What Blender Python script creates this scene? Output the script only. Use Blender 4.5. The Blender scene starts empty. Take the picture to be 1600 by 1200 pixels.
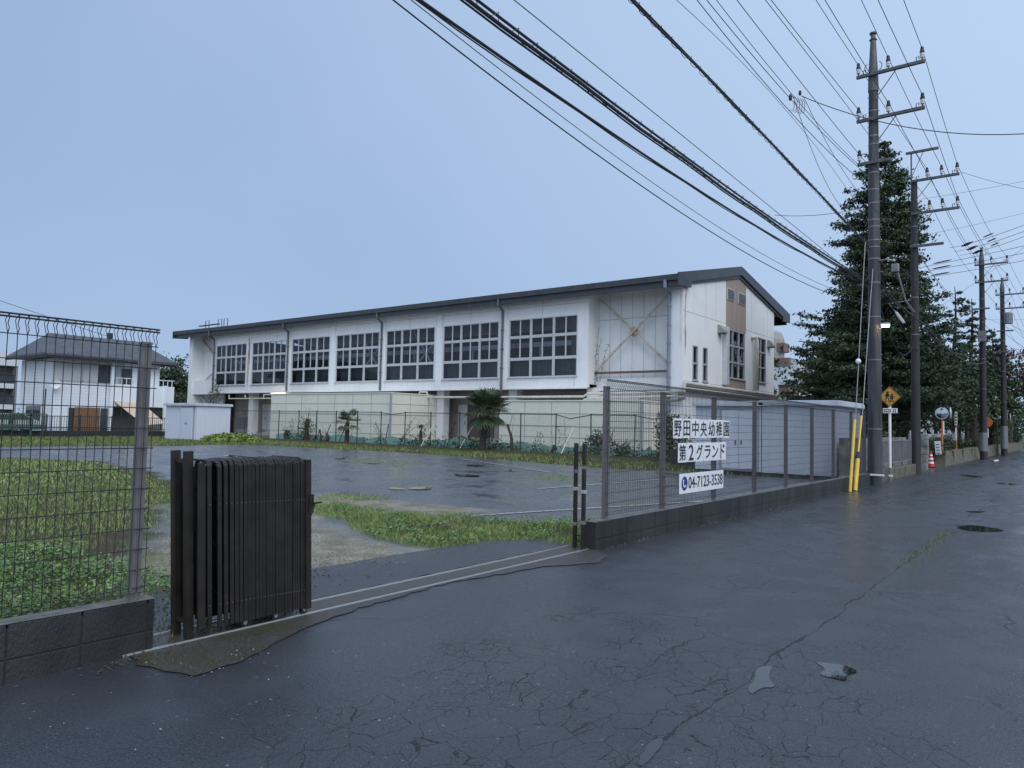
import bpy, math, random
import numpy as np
from mathutils import Matrix, Vector
random.seed(7)
RNG = np.random.default_rng(11)
scene = bpy.context.scene

# ------------------------------------------------------------------ camera
F_PX, CX, CY, H = 1143.0, 800.0, 600.0, 1.55
_vp = np.array([1690.0-CX, -(643.4+.022*1690.0-CY), -F_PX]); _Y = _vp/np.linalg.norm(_vp)
_a = np.array([0-CX, -(643.4-CY), -F_PX]); _b = np.array([1600-CX, -(643.4+35.2-CY), -F_PX])
_Z = np.cross(_b, _a); _Z /= np.linalg.norm(_Z)
if _Z[1] < 0: _Z = -_Z
_X = np.cross(_Y, _Z)
ROT = np.array([_X, _Y, _Z])
cam_d = bpy.data.cameras.new('camera'); cam = bpy.data.objects.new('camera', cam_d)
scene.collection.objects.link(cam); scene.camera = cam
cam_d.sensor_fit = 'HORIZONTAL'; cam_d.sensor_width = 36.0; cam_d.lens = F_PX/1600*36.0
cam_d.clip_start = .05; cam_d.clip_end = 3000
cam.matrix_world = Matrix([[*ROT[i], (0, 0, H)[i]] for i in range(3)] + [[0, 0, 0, 1]])

# ------------------------------------------------------------------ world, sun, exposure
SUN_EL, SUN_AZ = math.radians(48), math.radians(118)     # azimuth clockwise from +Y
w = bpy.data.worlds.new('World'); scene.world = w; w.use_nodes = True
nt = w.node_tree; N = nt.nodes; L = nt.links; N.clear()
wo = N.new('ShaderNodeOutputWorld'); bg = N.new('ShaderNodeBackground')
sky = N.new('ShaderNodeTexSky'); sky.sky_type = 'NISHITA'; sky.sun_disc = False
sky.sun_elevation = SUN_EL; sky.sun_rotation = SUN_AZ; sky.air_density = 1.2; sky.dust_density = 1.0; sky.ozone_density = 3.0
tc = N.new('ShaderNodeTexCoord')
def wdot(v):
    n = N.new('ShaderNodeVectorMath'); n.operation = 'DOT_PRODUCT'
    L.new(tc.outputs['Generated'], n.inputs[0]); n.inputs[1].default_value = v; return n.outputs['Value']
def wmap(x, a, b, c, d):
    n = N.new('ShaderNodeMapRange'); n.inputs[1].default_value = a; n.inputs[2].default_value = b
    n.inputs[3].default_value = c; n.inputs[4].default_value = d; n.interpolation_type = 'SMOOTHSTEP'
    L.new(x, n.inputs[0]); return n.outputs[0]
def wmix(f, a, b, mode='MIX'):
    n = N.new('ShaderNodeMix'); n.data_type = 'RGBA'; n.blend_type = mode
    for i, x in ((0, f), (6, a), (7, b)):
        if hasattr(x, 'links'): L.new(x, n.inputs[i])
        else: n.inputs[i].default_value = x
    return n.outputs[2]
# overcast cloud layer: darker slate blue low on the left, paler to the upper right and behind the viewer
d1 = wmap(wdot((.55, .35, .76)), -.2, .85, 0, 1)
cloud = wmix(d1, (3.6, 5.05, 7.7, 1), (6.2, 7.95, 10.5, 1))
back = wmap(wdot((.5, -.8, .3)), -.1, .9, 0, 1)
cloud = wmix(back, cloud, (9.0, 10.8, 13.6, 1))
ns = N.new('ShaderNodeTexNoise'); ns.inputs['Scale'].default_value = 1.6; ns.inputs['Detail'].default_value = 4
L.new(tc.outputs['Generated'], ns.inputs['Vector'])
cloud = wmix(wmap(ns.outputs['Fac'], .35, .7, 0, .22), cloud, (5.4, 6.9, 9.8, 1))
col = wmix(.88, sky.outputs['Color'], cloud)
L.new(col, bg.inputs['Color']); bg.inputs['Strength'].default_value = .095
L.new(bg.outputs[0], wo.inputs['Surface'])
sd = bpy.data.lights.new('sun', 'SUN'); sun = bpy.data.objects.new('sun', sd); scene.collection.objects.link(sun)
sd.energy = 1.75; sd.angle = math.radians(50); sd.color = (1, .985, .96)
sdir = Vector((math.sin(SUN_AZ)*math.cos(SUN_EL), math.cos(SUN_AZ)*math.cos(SUN_EL), math.sin(SUN_EL)))
sun.rotation_euler = sdir.to_track_quat('Z', 'Y').to_euler()
scene.view_settings.view_transform = 'Standard'; scene.view_settings.look = 'None'
scene.view_settings.exposure = 0; scene.view_settings.gamma = 1
scene.cycles.max_bounces = 6; scene.cycles.transparent_max_bounces = 12
scene.cycles.diffuse_bounces = 3; scene.cycles.glossy_bounces = 3

# ------------------------------------------------------------------ photo measurement: pixel to a point on a real plane
def ray(u, v): return ROT @ np.array([u-CX, -(v-CY), -F_PX])
O = np.array([0, 0, H])
def G(u, v, z=0.0): d = ray(u, v); return O + d*((z-H)/d[2])
def onX(u, v, x): d = ray(u, v); return O + d*(x/d[0])
def onY(u, v, y): d = ray(u, v); return O + d*(y/d[1])

# ------------------------------------------------------------------ helpers
class MB:
    def __init__(s): s.v = []; s.f = []; s.m = []
    def box(s, x0, x1, y0, y1, z0, z1, m=0):
        x0, x1 = sorted((x0, x1)); y0, y1 = sorted((y0, y1)); z0, z1 = sorted((z0, z1))
        b = len(s.v); s.v += [(x, y, z) for z in (z0, z1) for y in (y0, y1) for x in (x0, x1)]
        s.f += [(b, b+2, b+3, b+1), (b+4, b+5, b+7, b+6), (b, b+1, b+5, b+4), (b+2, b+6, b+7, b+3), (b, b+4, b+6, b+2), (b+1, b+3, b+7, b+5)]
        s.m += [m]*6; return s
    def bar(s, p, q, w, h, m=0, up=(0, 0, 1)):
        p = np.array(p, float); q = np.array(q, float); d = q-p; d /= np.linalg.norm(d)
        up = np.array(up, float); a = np.cross(d, up)
        if np.linalg.norm(a) < 1e-5: a = np.cross(d, (1, 0, 0))
        a /= np.linalg.norm(a); c = np.cross(a, d); b = len(s.v)
        for e in (p, q):
            for i, j in ((-1, -1), (1, -1), (1, 1), (-1, 1)): s.v.append(tuple(e + a*i*w/2 + c*j*h/2))
        s.f += [(b+3, b+2, b+1, b), (b+4, b+5, b+6, b+7)] + [(b+i, b+(i+1) % 4, b+4+(i+1) % 4, b+4+i) for i in range(4)]
        s.m += [m]*6; return s
    def tube(s, pts, r, n=6, m=0, caps=True):
        pts = [np.array(p, float) for p in pts]; k = len(pts)
        rs = r if hasattr(r, '__len__') else [r]*k
        b = len(s.v); ref = None
        for i, p in enumerate(pts):
            d = pts[min(i+1, k-1)] - pts[max(i-1, 0)]; d = d/(np.linalg.norm(d)+1e-12)
            if ref is None: ref = np.array([0, 0, 1.]) if abs(d[2]) < .9 else np.array([1., 0, 0])
            a = np.cross(d, ref); a /= (np.linalg.norm(a)+1e-12); c = np.cross(a, d); ref = c if abs(d[2]) >= .9 or i else ref
            ref = np.cross(a, d)
            for j in range(n):
                t = 2*math.pi*j/n; s.v.append(tuple(p + (a*math.cos(t) + c*math.sin(t))*rs[i]))
        for i in range(k-1):
            for j in range(n):
                j2 = (j+1) % n; s.f.append((b+i*n+j, b+i*n+j2, b+(i+1)*n+j2, b+(i+1)*n+j)); s.m.append(m)
        if caps and n > 2:
            s.f.append(tuple(b+j for j in reversed(range(n)))); s.f.append(tuple(b+(k-1)*n+j for j in range(n))); s.m += [m, m]
        return s
    def lathe(s, c, prof, n=16, m=0):           # prof: (r, z) or (r, z, mat)
        b = len(s.v)
        for q in prof:
            for j in range(n):
                t = 2*math.pi*j/n; s.v.append((c[0]+q[0]*math.cos(t), c[1]+q[0]*math.sin(t), c[2]+q[1]))
        for i in range(len(prof)-1):
            mm = prof[i][2] if len(prof[i]) > 2 else m
            for j in range(n):
                j2 = (j+1) % n; s.f.append((b+i*n+j, b+i*n+j2, b+(i+1)*n+j2, b+(i+1)*n+j)); s.m.append(mm)
        s.f.append(tuple(b+j for j in reversed(range(n)))); s.f.append(tuple(b+(len(prof)-1)*n+j for j in range(n))); s.m += [m, prof[-1][2] if len(prof[-1]) > 2 else m]
        return s
    def prism(s, poly, a0, a1, axis='X', m=0):   # poly in the other two axes, extruded along axis
        b = len(s.v); k = len(poly)
        for a in (a0, a1):
            for p, q in poly:
                s.v.append({'X': (a, p, q), 'Y': (p, a, q), 'Z': (p, q, a)}[axis])
        s.f += [tuple(b+i for i in reversed(range(k))), tuple(b+k+i for i in range(k))]
        s.f += [(b+i, b+(i+1) % k, b+k+(i+1) % k, b+k+i) for i in range(k)]
        s.m += [m]*(k+2); return s
    def quad(s, *p, m=0):
        b = len(s.v); s.v += [tuple(x) for x in p]; s.f.append(tuple(range(b, b+len(p)))); s.m.append(m); return s
    def build(s, name, mats, parent=None, smooth=False, bevel=0, recalc=True):
        if not isinstance(mats, (list, tuple)): mats = [mats]
        off = np.zeros(3)
        if parent is not None: off = np.array(wloc(parent))
        V = np.array(s.v, float)
        if parent is None:
            off = np.array([(V[:, 0].min()+V[:, 0].max())/2, (V[:, 1].min()+V[:, 1].max())/2, V[:, 2].min()])
        me = bpy.data.meshes.new(name); me.from_pydata((V-off).tolist(), [], s.f)
        for mt in mats: me.materials.append(mt)
        me.polygons.foreach_set('material_index', np.array(s.m, dtype=np.int32))
        if smooth: me.polygons.foreach_set('use_smooth', np.ones(len(s.f), dtype=bool))
        me.update()
        if recalc:
            import bmesh
            bm = bmesh.new(); bm.from_mesh(me); bmesh.ops.recalc_face_normals(bm, faces=bm.faces); bm.to_mesh(me); bm.free()
        o = bpy.data.objects.new(name, me); scene.collection.objects.link(o)
        if parent is not None: o.parent = parent
        else: o.location = off
        if bevel:
            md = o.modifiers.new('bevel', 'BEVEL'); md.width = bevel; md.segments = 2; md.limit_method = 'ANGLE'
        return o
def wloc(o):
    p = np.zeros(3)
    while o is not None: p += np.array(o.location); o = o.parent
    return tuple(p)
def tag(o, label=None, cat=None, group=None, kind=None):
    if label: o['label'] = label
    if cat: o['category'] = cat
    if group: o['group'] = group
    if kind: o['kind'] = kind
    return o
def thing(name, loc, label, cat, group=None):
    o = bpy.data.objects.new(name, None); o.empty_display_size = .2; scene.collection.objects.link(o)
    o.location = loc; return tag(o, label, cat, group)
def copy_tree(o, loc=None, parent=None, label=None):
    c = o.copy(); scene.collection.objects.link(c)
    if parent is not None: c.parent = parent
    if loc is not None: c.location = loc
    if label: c['label'] = label
    for ch in list(o.children): copy_tree(ch, None, c)
    return c

# ------------------------------------------------------------------ materials
def mat(name, c1, c2=None, rough=.6, scale=4, bump=0, bscale=None, metal=0, spec=.5, stretch=(1, 1, 1), rough2=None, world=False, detail=5, lo=.35, hi=.65, emit=None, coat=0):
    m = bpy.data.materials.new(name); m.use_nodes = True; t = m.node_tree; p = t.nodes['Principled BSDF']
    p.inputs['Roughness'].default_value = rough; p.inputs['Metallic'].default_value = metal
    p.inputs['Specular IOR Level'].default_value = spec; p.inputs['Coat Weight'].default_value = coat
    p.inputs['Base Color'].default_value = (*c1, 1)
    if emit: p.inputs['Emission Color'].default_value = (*emit[:3], 1); p.inputs['Emission Strength'].default_value = emit[3]
    if c2 is not None or bump:
        if world: g = t.nodes.new('ShaderNodeNewGeometry').outputs['Position']
        else: g = t.nodes.new('ShaderNodeTexCoord').outputs['Object']
        mp = t.nodes.new('ShaderNodeMapping'); mp.inputs['Scale'].default_value = stretch; t.links.new(g, mp.inputs[0])
        nz = t.nodes.new('ShaderNodeTexNoise'); nz.inputs['Scale'].default_value = scale; nz.inputs['Detail'].default_value = detail
        t.links.new(mp.outputs[0], nz.inputs['Vector'])
        mr = t.nodes.new('ShaderNodeMapRange'); mr.inputs[1].default_value = lo; mr.inputs[2].default_value = hi
        t.links.new(nz.outputs['Fac'], mr.inputs[0])
        if c2 is not None:
            mx = t.nodes.new('ShaderNodeMix'); mx.data_type = 'RGBA'; mx.inputs[6].default_value = (*c1, 1); mx.inputs[7].default_value = (*c2, 1)
            t.links.new(mr.outputs[0], mx.inputs[0]); t.links.new(mx.outputs[2], p.inputs['Base Color'])
        if rough2 is not None:
            r = t.nodes.new('ShaderNodeMapRange'); r.inputs[3].default_value = rough; r.inputs[4].default_value = rough2
            t.links.new(mr.outputs[0], r.inputs[0]); t.links.new(r.outputs[0], p.inputs['Roughness'])
        if bump:
            nb = t.nodes.new('ShaderNodeTexNoise'); nb.inputs['Scale'].default_value = bscale or scale*6; nb.inputs['Detail'].default_value = 3
            t.links.new(mp.outputs[0], nb.inputs['Vector'])
            bp = t.nodes.new('ShaderNodeBump'); bp.inputs['Strength'].default_value = bump; bp.inputs['Distance'].default_value = .01
            t.links.new(nb.outputs['Fac'], bp.inputs['Height']); t.links.new(bp.outputs[0], p.inputs['Normal'])
    return m
class NT:      # tiny node helper
    def __init__(s, m): s.t = m.node_tree; s.p = s.t.nodes['Principled BSDF']
    def __call__(s, typ, ins=None, out=0, **kw):
        n = s.t.nodes.new(typ)
        for k, v in kw.items(): setattr(n, k, v)
        for k, v in (ins or {}).items():
            if hasattr(v, 'links'): s.t.links.new(v, n.inputs[k])
            else: n.inputs[k].default_value = v
        return n.outputs[out]
    def math(s, op, a, b=0, clamp=False): return s('ShaderNodeMath', {0: a, 1: b}, operation=op, use_clamp=clamp)
    def rng(s, x, a, b, c=0, d=1, smooth=True): return s('ShaderNodeMapRange', {0: x, 1: a, 2: b, 3: c, 4: d}, interpolation_type='SMOOTHSTEP' if smooth else 'LINEAR')
    def mix(s, f, a, b, mode='MIX'):
        n = s.t.nodes.new('ShaderNodeMix'); n.data_type = 'RGBA'; n.blend_type = mode
        for i, x in ((0, f), (6, a), (7, b)):
            if hasattr(x, 'links'): s.t.links.new(x, n.inputs[i])
            else: n.inputs[i].default_value = (*x, 1) if hasattr(x, '__len__') and len(x) == 3 else x
        return n.outputs[2]
    def noise(s, vec, scale, detail=4, rough=.5): return s('ShaderNodeTexNoise', {'Vector': vec, 'Scale': scale, 'Detail': detail, 'Roughness': rough})
    def set(s, k, v): s.t.links.new(v, s.p.inputs[k])
def newmat(name):
    m = bpy.data.materials.new(name); m.use_nodes = True; return m, NT(m)

def asphalt(name, base, wetlo, wethi, cracks=False, lot=False):
    m, t = newmat(name)
    pos = t('ShaderNodeNewGeometry', out='Position'); sx = t.t.nodes.new('ShaderNodeSeparateXYZ'); t.t.links.new(pos, sx.inputs[0])
    X, Y = sx.outputs[0], sx.outputs[1]
    big = t.noise(pos, .35, 5); mid = t.noise(pos, 2.2, 5); fine = t.noise(pos, 95, 3, .75); agg = t.noise(pos, 60, 3, .7)
    c = t.mix(t.rng(fine, .40, .62), tuple(x*.40 for x in base), tuple(x*1.75 for x in base))
    c = t.mix(t.rng(t.noise(pos, 42, 4, .85), .50, .64, 0, .7), c, tuple(x*2.2 for x in base))
    c = t.mix(t.rng(t.noise(pos, 33, 4, .85), .52, .66, 0, .6), c, tuple(x*.35 for x in base))
    c = t.mix(t.rng(big, .35, .65, 0, .55), c, tuple(x*.7 for x in base))
    c = t.mix(t.rng(mid, .45, .7, 0, .35), c, tuple(x*1.35 for x in base))
    vo = t('ShaderNodeTexVoronoi', {'Vector': pos, 'Scale': 38.}, feature='F1')
    rnd = t('ShaderNodeTexVoronoi', {'Vector': pos, 'Scale': 38.}, out='Color', feature='F1')
    rs = t.t.nodes.new('ShaderNodeSeparateColor'); t.t.links.new(rnd, rs.inputs[0])
    sp = t.math('MULTIPLY', t.rng(vo, .30, .18), t.rng(rs.outputs[0], .965, .97))
    c = t.mix(t.math('MULTIPLY', sp, .7), c, (.30, .30, .30))
    rough = t.rng(big, .3, .7, wetlo, wethi)
    rough = t.math('ADD', rough, t.rng(mid, .3, .7, -.07, .08))
    tr = t.noise(t('ShaderNodeMapping', {0: pos, 'Scale': (1.1, .10, 1)}), 1.0, 4)
    rough = t.math('ADD', rough, t.rng(tr, .35, .65, -.06, .07)); c = t.mix(t.rng(tr, .4, .7, 0, .3), c, tuple(x*.7 for x in base))
    hgt = t.math('ADD', t.math('MULTIPLY', agg, 1.0), t.math('MULTIPLY', fine, .35))
    if lot:
        # long shallow films of water with leaf litter edges
        st = t('ShaderNodeMapping', {0: pos, 'Scale': (.55, 1.25, 1)}); wn = t.noise(st, .8, 6, .6)
        wet = t.rng(wn, .5, .6)
        c = t.mix(t.math('MULTIPLY', wet, .25), c, tuple(x*.45 for x in base))
        rough = t.math('SUBTRACT', rough, t.math('MULTIPLY', wet, .15)); rough = t.math('MAXIMUM', rough, .06)
        hgt = t.math('MULTIPLY', hgt, t.rng(wet, 0, 1, 1, .25))
    if cracks:
        warp = t('ShaderNodeTexNoise', {'Vector': pos, 'Scale': 2.6, 'Detail': 5.}, out='Color')
        wv = t('ShaderNodeVectorMath', {0: warp, 1: (.32, .32, 0)}, operation='MULTIPLY'); wp = t('ShaderNodeVectorMath', {0: pos, 1: wv}, operation='ADD')
        flat = t('ShaderNodeVectorMath', {0: wp, 1: (1.25, .85, 0)}, operation='MULTIPLY')
        v1 = t('ShaderNodeTexVoronoi', {'Vector': flat, 'Scale': 5.0}, feature='DISTANCE_TO_EDGE')
        v2 = t('ShaderNodeTexVoronoi', {'Vector': flat, 'Scale': 10.5}, feature='DISTANCE_TO_EDGE')
        film = t.math('MULTIPLY', t.rng(t.noise(t('ShaderNodeMapping', {0: pos, 'Scale': (.9, .28, 1)}), 1.0, 5, .6), .43, .56), t.rng(X, -2.4, -1.2))
        film = t.math('MULTIPLY', film, t.rng(Y, 5, 11)); rough = t.math('SUBTRACT', rough, t.math('MULTIPLY', film, .17))
        # mask: tired patch around the joint
        dx = t.math('DIVIDE', t.math('ADD', X, 1.85), 1.3); dy = t.math('DIVIDE', t.math('SUBTRACT', Y, 3.3), 2.2)
        rr = t.math('SQRT', t.math('ADD', t.math('MULTIPLY', dx, dx), t.math('MULTIPLY', dy, dy)))
        rr = t.math('ADD', rr, t.rng(t.noise(pos, 1.1, 4), .3, .7, -.45, .45))
        mk = t.rng(rr, 1.2, .9)
        wid = t.rng(t.noise(pos, 3.0, 3), .32, .7, .0035, .0155)
        cr1 = t.math('LESS_THAN', v1, wid); cr2 = t.math('MULTIPLY', t.math('LESS_THAN', v2, t.math('MULTIPLY', wid, 1.7)), t.rng(t.noise(pos, 1.9, 3), .5, .6))
        cr = t.math('MULTIPLY', t.math('MAXIMUM', cr1, cr2), mk)
        sparse = t.math('MULTIPLY', t.math('LESS_THAN', t('ShaderNodeTexVoronoi', {'Vector': flat, 'Scale': .55}, feature='DISTANCE_TO_EDGE'), .0035), t.rng(t.noise(pos, .5, 3), .5, .6))
        # long construction joint running along the lane
        jn = t.math('ADD', X, t.rng(t.noise(t('ShaderNodeMapping', {0: pos, 'Scale': (.2, 1, 1)}), 1.3, 5, .65), .2, .8, 1.62, 1.71))
        ja = t.math('ABSOLUTE', jn)
        jw = t.rng(t.noise(pos, 1.2, 5, .7), .45, .68, .003, .022)
        jt = t.math('LESS_THAN', ja, jw)
        side = t.math('GREATER_THAN', jn, 0.0)
        c = t.mix(t.math('MULTIPLY', side, .2), c, (base[0]*1.5, base[1]*1.42, base[2]*1.42))
        crk = t.math('MAXIMUM', t.math('MAXIMUM', cr, t.math('MULTIPLY', sparse, .8)), jt)
        c = t.mix(t.math('MULTIPLY', crk, .9), c, (.006, .006, .006))
        hgt = t.math('SUBTRACT', hgt, t.math('MULTIPLY', crk, 2.5))
        rough = t.math('MAXIMUM', rough, t.math('MULTIPLY', crk, .85))
    t.set('Base Color', c); t.set('Roughness', rough); t.set('Specular IOR Level', t.rng(t.noise(pos, 70, 3, .8), .38, .62, .4, 1.0))
    bp = t('ShaderNodeBump', {'Height': hgt, 'Strength': .85, 'Distance': .009}); t.set('Normal', bp)
    return m, t, c, rough, pos
M = {}
M['road'] = asphalt('wet_asphalt', (.038, .043, .053), .20, .34, cracks=True)[0]
M['apron_dark'] = asphalt('new_asphalt', (.034, .037, .044), .26, .38)[0]
# old lot surface with gravel and soil painted by the mesh's own masks (real material changes)
m_, t_, c_, r_, pos_ = asphalt('car_park_surface', (.085, .092, .106), .22, .34, lot=True)
ga = t_('ShaderNodeAttribute', attribute_name='gravel', out='Fac'); so = t_('ShaderNodeAttribute', attribute_name='soil', out='Fac')
gn = t_.noise(pos_, 75, 3, .7); gm = t_.noise(pos_, 2.4, 5)
gc = t_.mix(t_.rng(gn, .40, .62), (.085, .08, .06), (.44, .42, .345)); gc = t_.mix(t_.rng(gm, .40, .64, 0, .75), gc, (.15, .135, .095))
sc_ = t_.mix(t_.rng(gn, .35, .7), (.028, .022, .015), (.11, .085, .055)); sc_ = t_.mix(t_.rng(gm, .45, .6, 0, .7), sc_, (.045, .065, .022))
c2_ = t_.mix(ga, c_, gc); c2_ = t_.mix(so, c2_, sc_)
t_.set('Base Color', c2_); rr_ = t_.math('MAXIMUM', r_, t_.math('MULTIPLY', t_.math('MAXIMUM', ga, so), .8)); t_.set('Roughness', rr_)
t_.set('Specular IOR Level', t_.math('MULTIPLY', t_.rng(t_.noise(pos_, 70, 3, .8), .38, .62, .4, 1.0), t_.math('SUBTRACT', 1.0, t_.math('MULTIPLY', t_.math('MAXIMUM', ga, so), .85))))
M['lot'] = m_
M['puddle'] = mat('puddle_water', (.016, .018, .02), rough=.015, spec=.6, bump=.03, scale=6, bscale=9, c2=(.022, .022, .02), world=True)
M['mud'] = mat('wet_mud', (.03, .028, .022), (.07, .06, .045), rough=.35, scale=30, bump=.5, world=True)
m, t = newmat('mossy_concrete'); pos = t('ShaderNodeNewGeometry', out='Position'); sx = t.t.nodes.new('ShaderNodeSeparateXYZ'); t.t.links.new(pos, sx.inputs[0])
fn = t.noise(pos, 85, 3, .75); c = t.mix(t.rng(fn, .38, .64), (.022, .022, .023), (.085, .082, .078))
k = t.math('MULTIPLY', t.rng(t.math('ADD', sx.outputs[1], t.rng(t.noise(pos, 1.5, 4), .3, .7, -.8, .8)), 4.6, 3.2), t.rng(t.noise(pos, 3.1, 5), .32, .6))
c = t.mix(k, c, t.mix(t.rng(fn, .38, .64), (.018, .017, .010), (.070, .062, .036))); t.set('Base Color', c); t.p.inputs['Roughness'].default_value = .55
t.set('Normal', t('ShaderNodeBump', {'Height': fn, 'Strength': .9, 'Distance': .008})); M['moss_conc'] = m
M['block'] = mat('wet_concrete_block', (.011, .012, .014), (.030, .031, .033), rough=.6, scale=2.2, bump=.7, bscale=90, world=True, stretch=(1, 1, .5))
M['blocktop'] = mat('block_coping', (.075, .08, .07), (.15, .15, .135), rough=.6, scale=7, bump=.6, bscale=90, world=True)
M['mortar'] = mat('mortar', (.02, .02, .02), rough=.8)
M['post'] = mat('fence_post_paint', (.115, .11, .115), (.15, .145, .145), rough=.4, scale=5)
M['wire'] = mat('fence_wire', (.018, .019, .021), rough=.45)
M['brown'] = mat('dark_bronze_aluminium', (.015, .0125, .0105), (.025, .021, .017), rough=.42, spec=.4, scale=9)
M['gatein'] = mat('gate_inner_shade', (.004, .004, .005), rough=.8, spec=.1)  # near-black colour stands for the shade inside the folded gate
M['steel'] = mat('stainless', (.5, .5, .48), rough=.38, metal=.85)
M['galv'] = mat('galvanised', (.22, .23, .24), (.16, .17, .18), rough=.45, metal=.4, scale=12)
M['rubber'] = mat('rubber', (.015, .015, .016), rough=.6)
M['silver'] = mat('silver_tape', (.35, .35, .34), rough=.4)
M['white'] = mat('white_paint', (.78, .78, .76), (.70, .71, .70), rough=.5, scale=6)
M['ink'] = mat('black_ink', (.012, .012, .016), rough=.5)
M['navy'] = mat('navy_ink', (.012, .03, .19), rough=.5)
M['signplate'] = mat('sign_plate', (.74, .76, .78), (.68, .70, .72), rough=.35, scale=5)

def wallmat(name, c, c2, streak=.5, rust=()):
    m, t = newmat(name); pos = t('ShaderNodeNewGeometry', out='Position')
    st = t('ShaderNodeMapping', {0: pos, 'Scale': (1.1, 1.1, .22)}); a = t.noise(st, 2.2, 6, .6)
    b = t.noise(pos, .7, 5); cc = t.mix(t.rng(a, .42, .72, 0, streak), c, c2); cc = t.mix(t.rng(b, .45, .75, 0, .35), cc, c2)
    g = t.noise(pos, 9, 4); cc = t.mix(t.rng(g, .5, .75, 0, .15), cc, tuple(x*.6 for x in c2))
    sx = t.t.nodes.new('ShaderNodeSeparateXYZ'); t.t.links.new(pos, sx.inputs[0])
    for (ax, v0, wd, zc, zr, amt) in rust:
        d = t.math('ABSOLUTE', t.math('SUBTRACT', sx.outputs[ax], t.math('ADD', v0, t.rng(a, .3, .7, -wd*.5, wd*.5))))
        k = t.math('MULTIPLY', t.rng(d, wd, wd*.2), t.rng(t.math('ABSOLUTE', t.math('SUBTRACT', sx.outputs[2], zc)), zr, zr*.6))
        k = t.math('MULTIPLY', k, t.rng(a, .3, .6, .2, amt)); cc = t.mix(k, cc, (.26, .12, .045))
    t.set('Base Color', cc); t.p.inputs['Roughness'].default_value = .65
    bp = t('ShaderNodeBump', {'Height': t.noise(pos, 14, 3), 'Strength': .12, 'Distance': .02}); t.set('Normal', bp)
    return m
M['gym'] = wallmat('gym_wall', (.78, .79, .80), (.62, .63, .63), .35, rust=((0, -57.1, .22, 6.5, 2.6, .95), (0, -23.4, .12, 4.2, .5, .5)))
M['gable'] = wallmat('gable_wall', (.78, .79, .80), (.64, .65, .65), .35, rust=((1, 36.25, .14, 7.2, 2.0, .9), (0, -16.75, .1, 7.4, 1.8, .5)))
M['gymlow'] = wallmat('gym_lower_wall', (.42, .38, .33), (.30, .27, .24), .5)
M['cream'] = wallmat('cream_panel', (.68, .69, .60), (.58, .59, .51), .35)
M['seam'] = mat('panel_seam', (.17, .17, .165), rough=.8)
M['seam2'] = mat('panel_trim', (.30, .33, .36), rough=.6)
M['tan'] = wallmat('tan_panel', (.34, .265, .22), (.28, .215, .18), .4)
M['roof'] = mat('slate_metal_roof', (.06, .066, .078), (.085, .09, .10), rough=.45, scale=2)
M['fascia'] = mat('fascia_paint', (.036, .043, .057), (.050, .058, .072), rough=.5, scale=1.5)
M['soffit'] = mat('soffit', (.42, .42, .40), (.36, .36, .34), rough=.7, scale=1)
M['frame'] = mat('window_frame', (.52, .54, .56), (.44, .46, .48), rough=.5, scale=6)
M['framegrey'] = mat('grey_window_frame', (.36, .39, .41), (.30, .32, .34), rough=.5, scale=6)
M['pipe'] = mat('pale_pipe', (.62, .60, .56), (.50, .46, .40), rough=.5, scale=4)
M['pipedark'] = mat('dark_pipe', (.13, .12, .115), (.2, .18, .16), rough=.5, scale=4)
M['down'] = mat('downpipe_blue_grey', (.17, .20, .26), (.21, .24, .3), rough=.5, scale=3)
M['downd'] = mat('downpipe_dark', (.10, .11, .13), rough=.5)
M['rustbrace'] = mat('rusty_brace', (.52, .49, .44), (.36, .27, .18), rough=.6, scale=3, lo=.45, hi=.7)
M['rust'] = mat('rust', (.34, .19, .10), (.52, .42, .32), rough=.8, scale=9)
M['beamred'] = mat('red_oxide_beam', (.14, .085, .08), rough=.6)
M['curtain'] = mat('dark_green_curtain', (.17, .22, .21), (.12, .155, .15), rough=.9, scale=3, stretch=(4, 4, .1))
M['inside'] = mat('gym_interior', (.16, .16, .165), (.12, .12, .125), rough=.9, scale=1)
M['inwhite'] = mat('gym_inner_beam', (.85, .85, .85), rough=.7)
m, t = newmat('window_glass')
t.t.nodes.remove(t.p); o_ = t.t.nodes['Material Output']
tr = t('ShaderNodeBsdfTransparent', {'Color': (.62, .67, .72, 1)}); gl = t('ShaderNodeBsdfGlossy', {'Color': (.9, .92, 1, 1), 'Roughness': .03})
fr = t('ShaderNodeFresnel', {'IOR': 1.5}); mx = t('ShaderNodeMixShader', {0: fr, 1: tr, 2: gl}); t.t.links.new(mx, o_.inputs[0]); M['glass'] = m
M['darkglass'] = mat('dark_window_glass', (.035, .042, .05), (.06, .07, .08), rough=.06, scale=.8, spec=.6)
M['shed'] = wallmat('lavender_steel_sheet', (.56, .60, .69), (.50, .54, .63), .25)
M['shedtrim'] = mat('shed_trim', (.44, .48, .55), (.52, .56, .62), rough=.45, scale=3)
M['brownwood'] = wallmat('brown_door', (.13, .10, .095), (.10, .08, .075), .4)
M['conc'] = mat('concrete', (.25, .25, .24), (.33, .33, .31), rough=.75, scale=3, bump=.4, bscale=40)
M['concmoss'] = mat('mossy_kerb', (.075, .07, .045), (.14, .13, .10), rough=.75, scale=3, bump=.5, bscale=40, world=True)
M['stone'] = mat('stone_wall', (.10, .10, .09), (.26, .26, .24), rough=.8, scale=3.5, bump=.9, bscale=14, world=True)
M['green'] = mat('green_netting', (.26, .48, .43), (.20, .38, .34), rough=.7, scale=3, world=True)
M['chain'] = mat('green_chain_wire', (.12, .13, .125), rough=.5)
M['chainpost'] = mat('rusty_green_post', (.028, .032, .028), (.06, .045, .035), rough=.7, scale=8)
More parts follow.
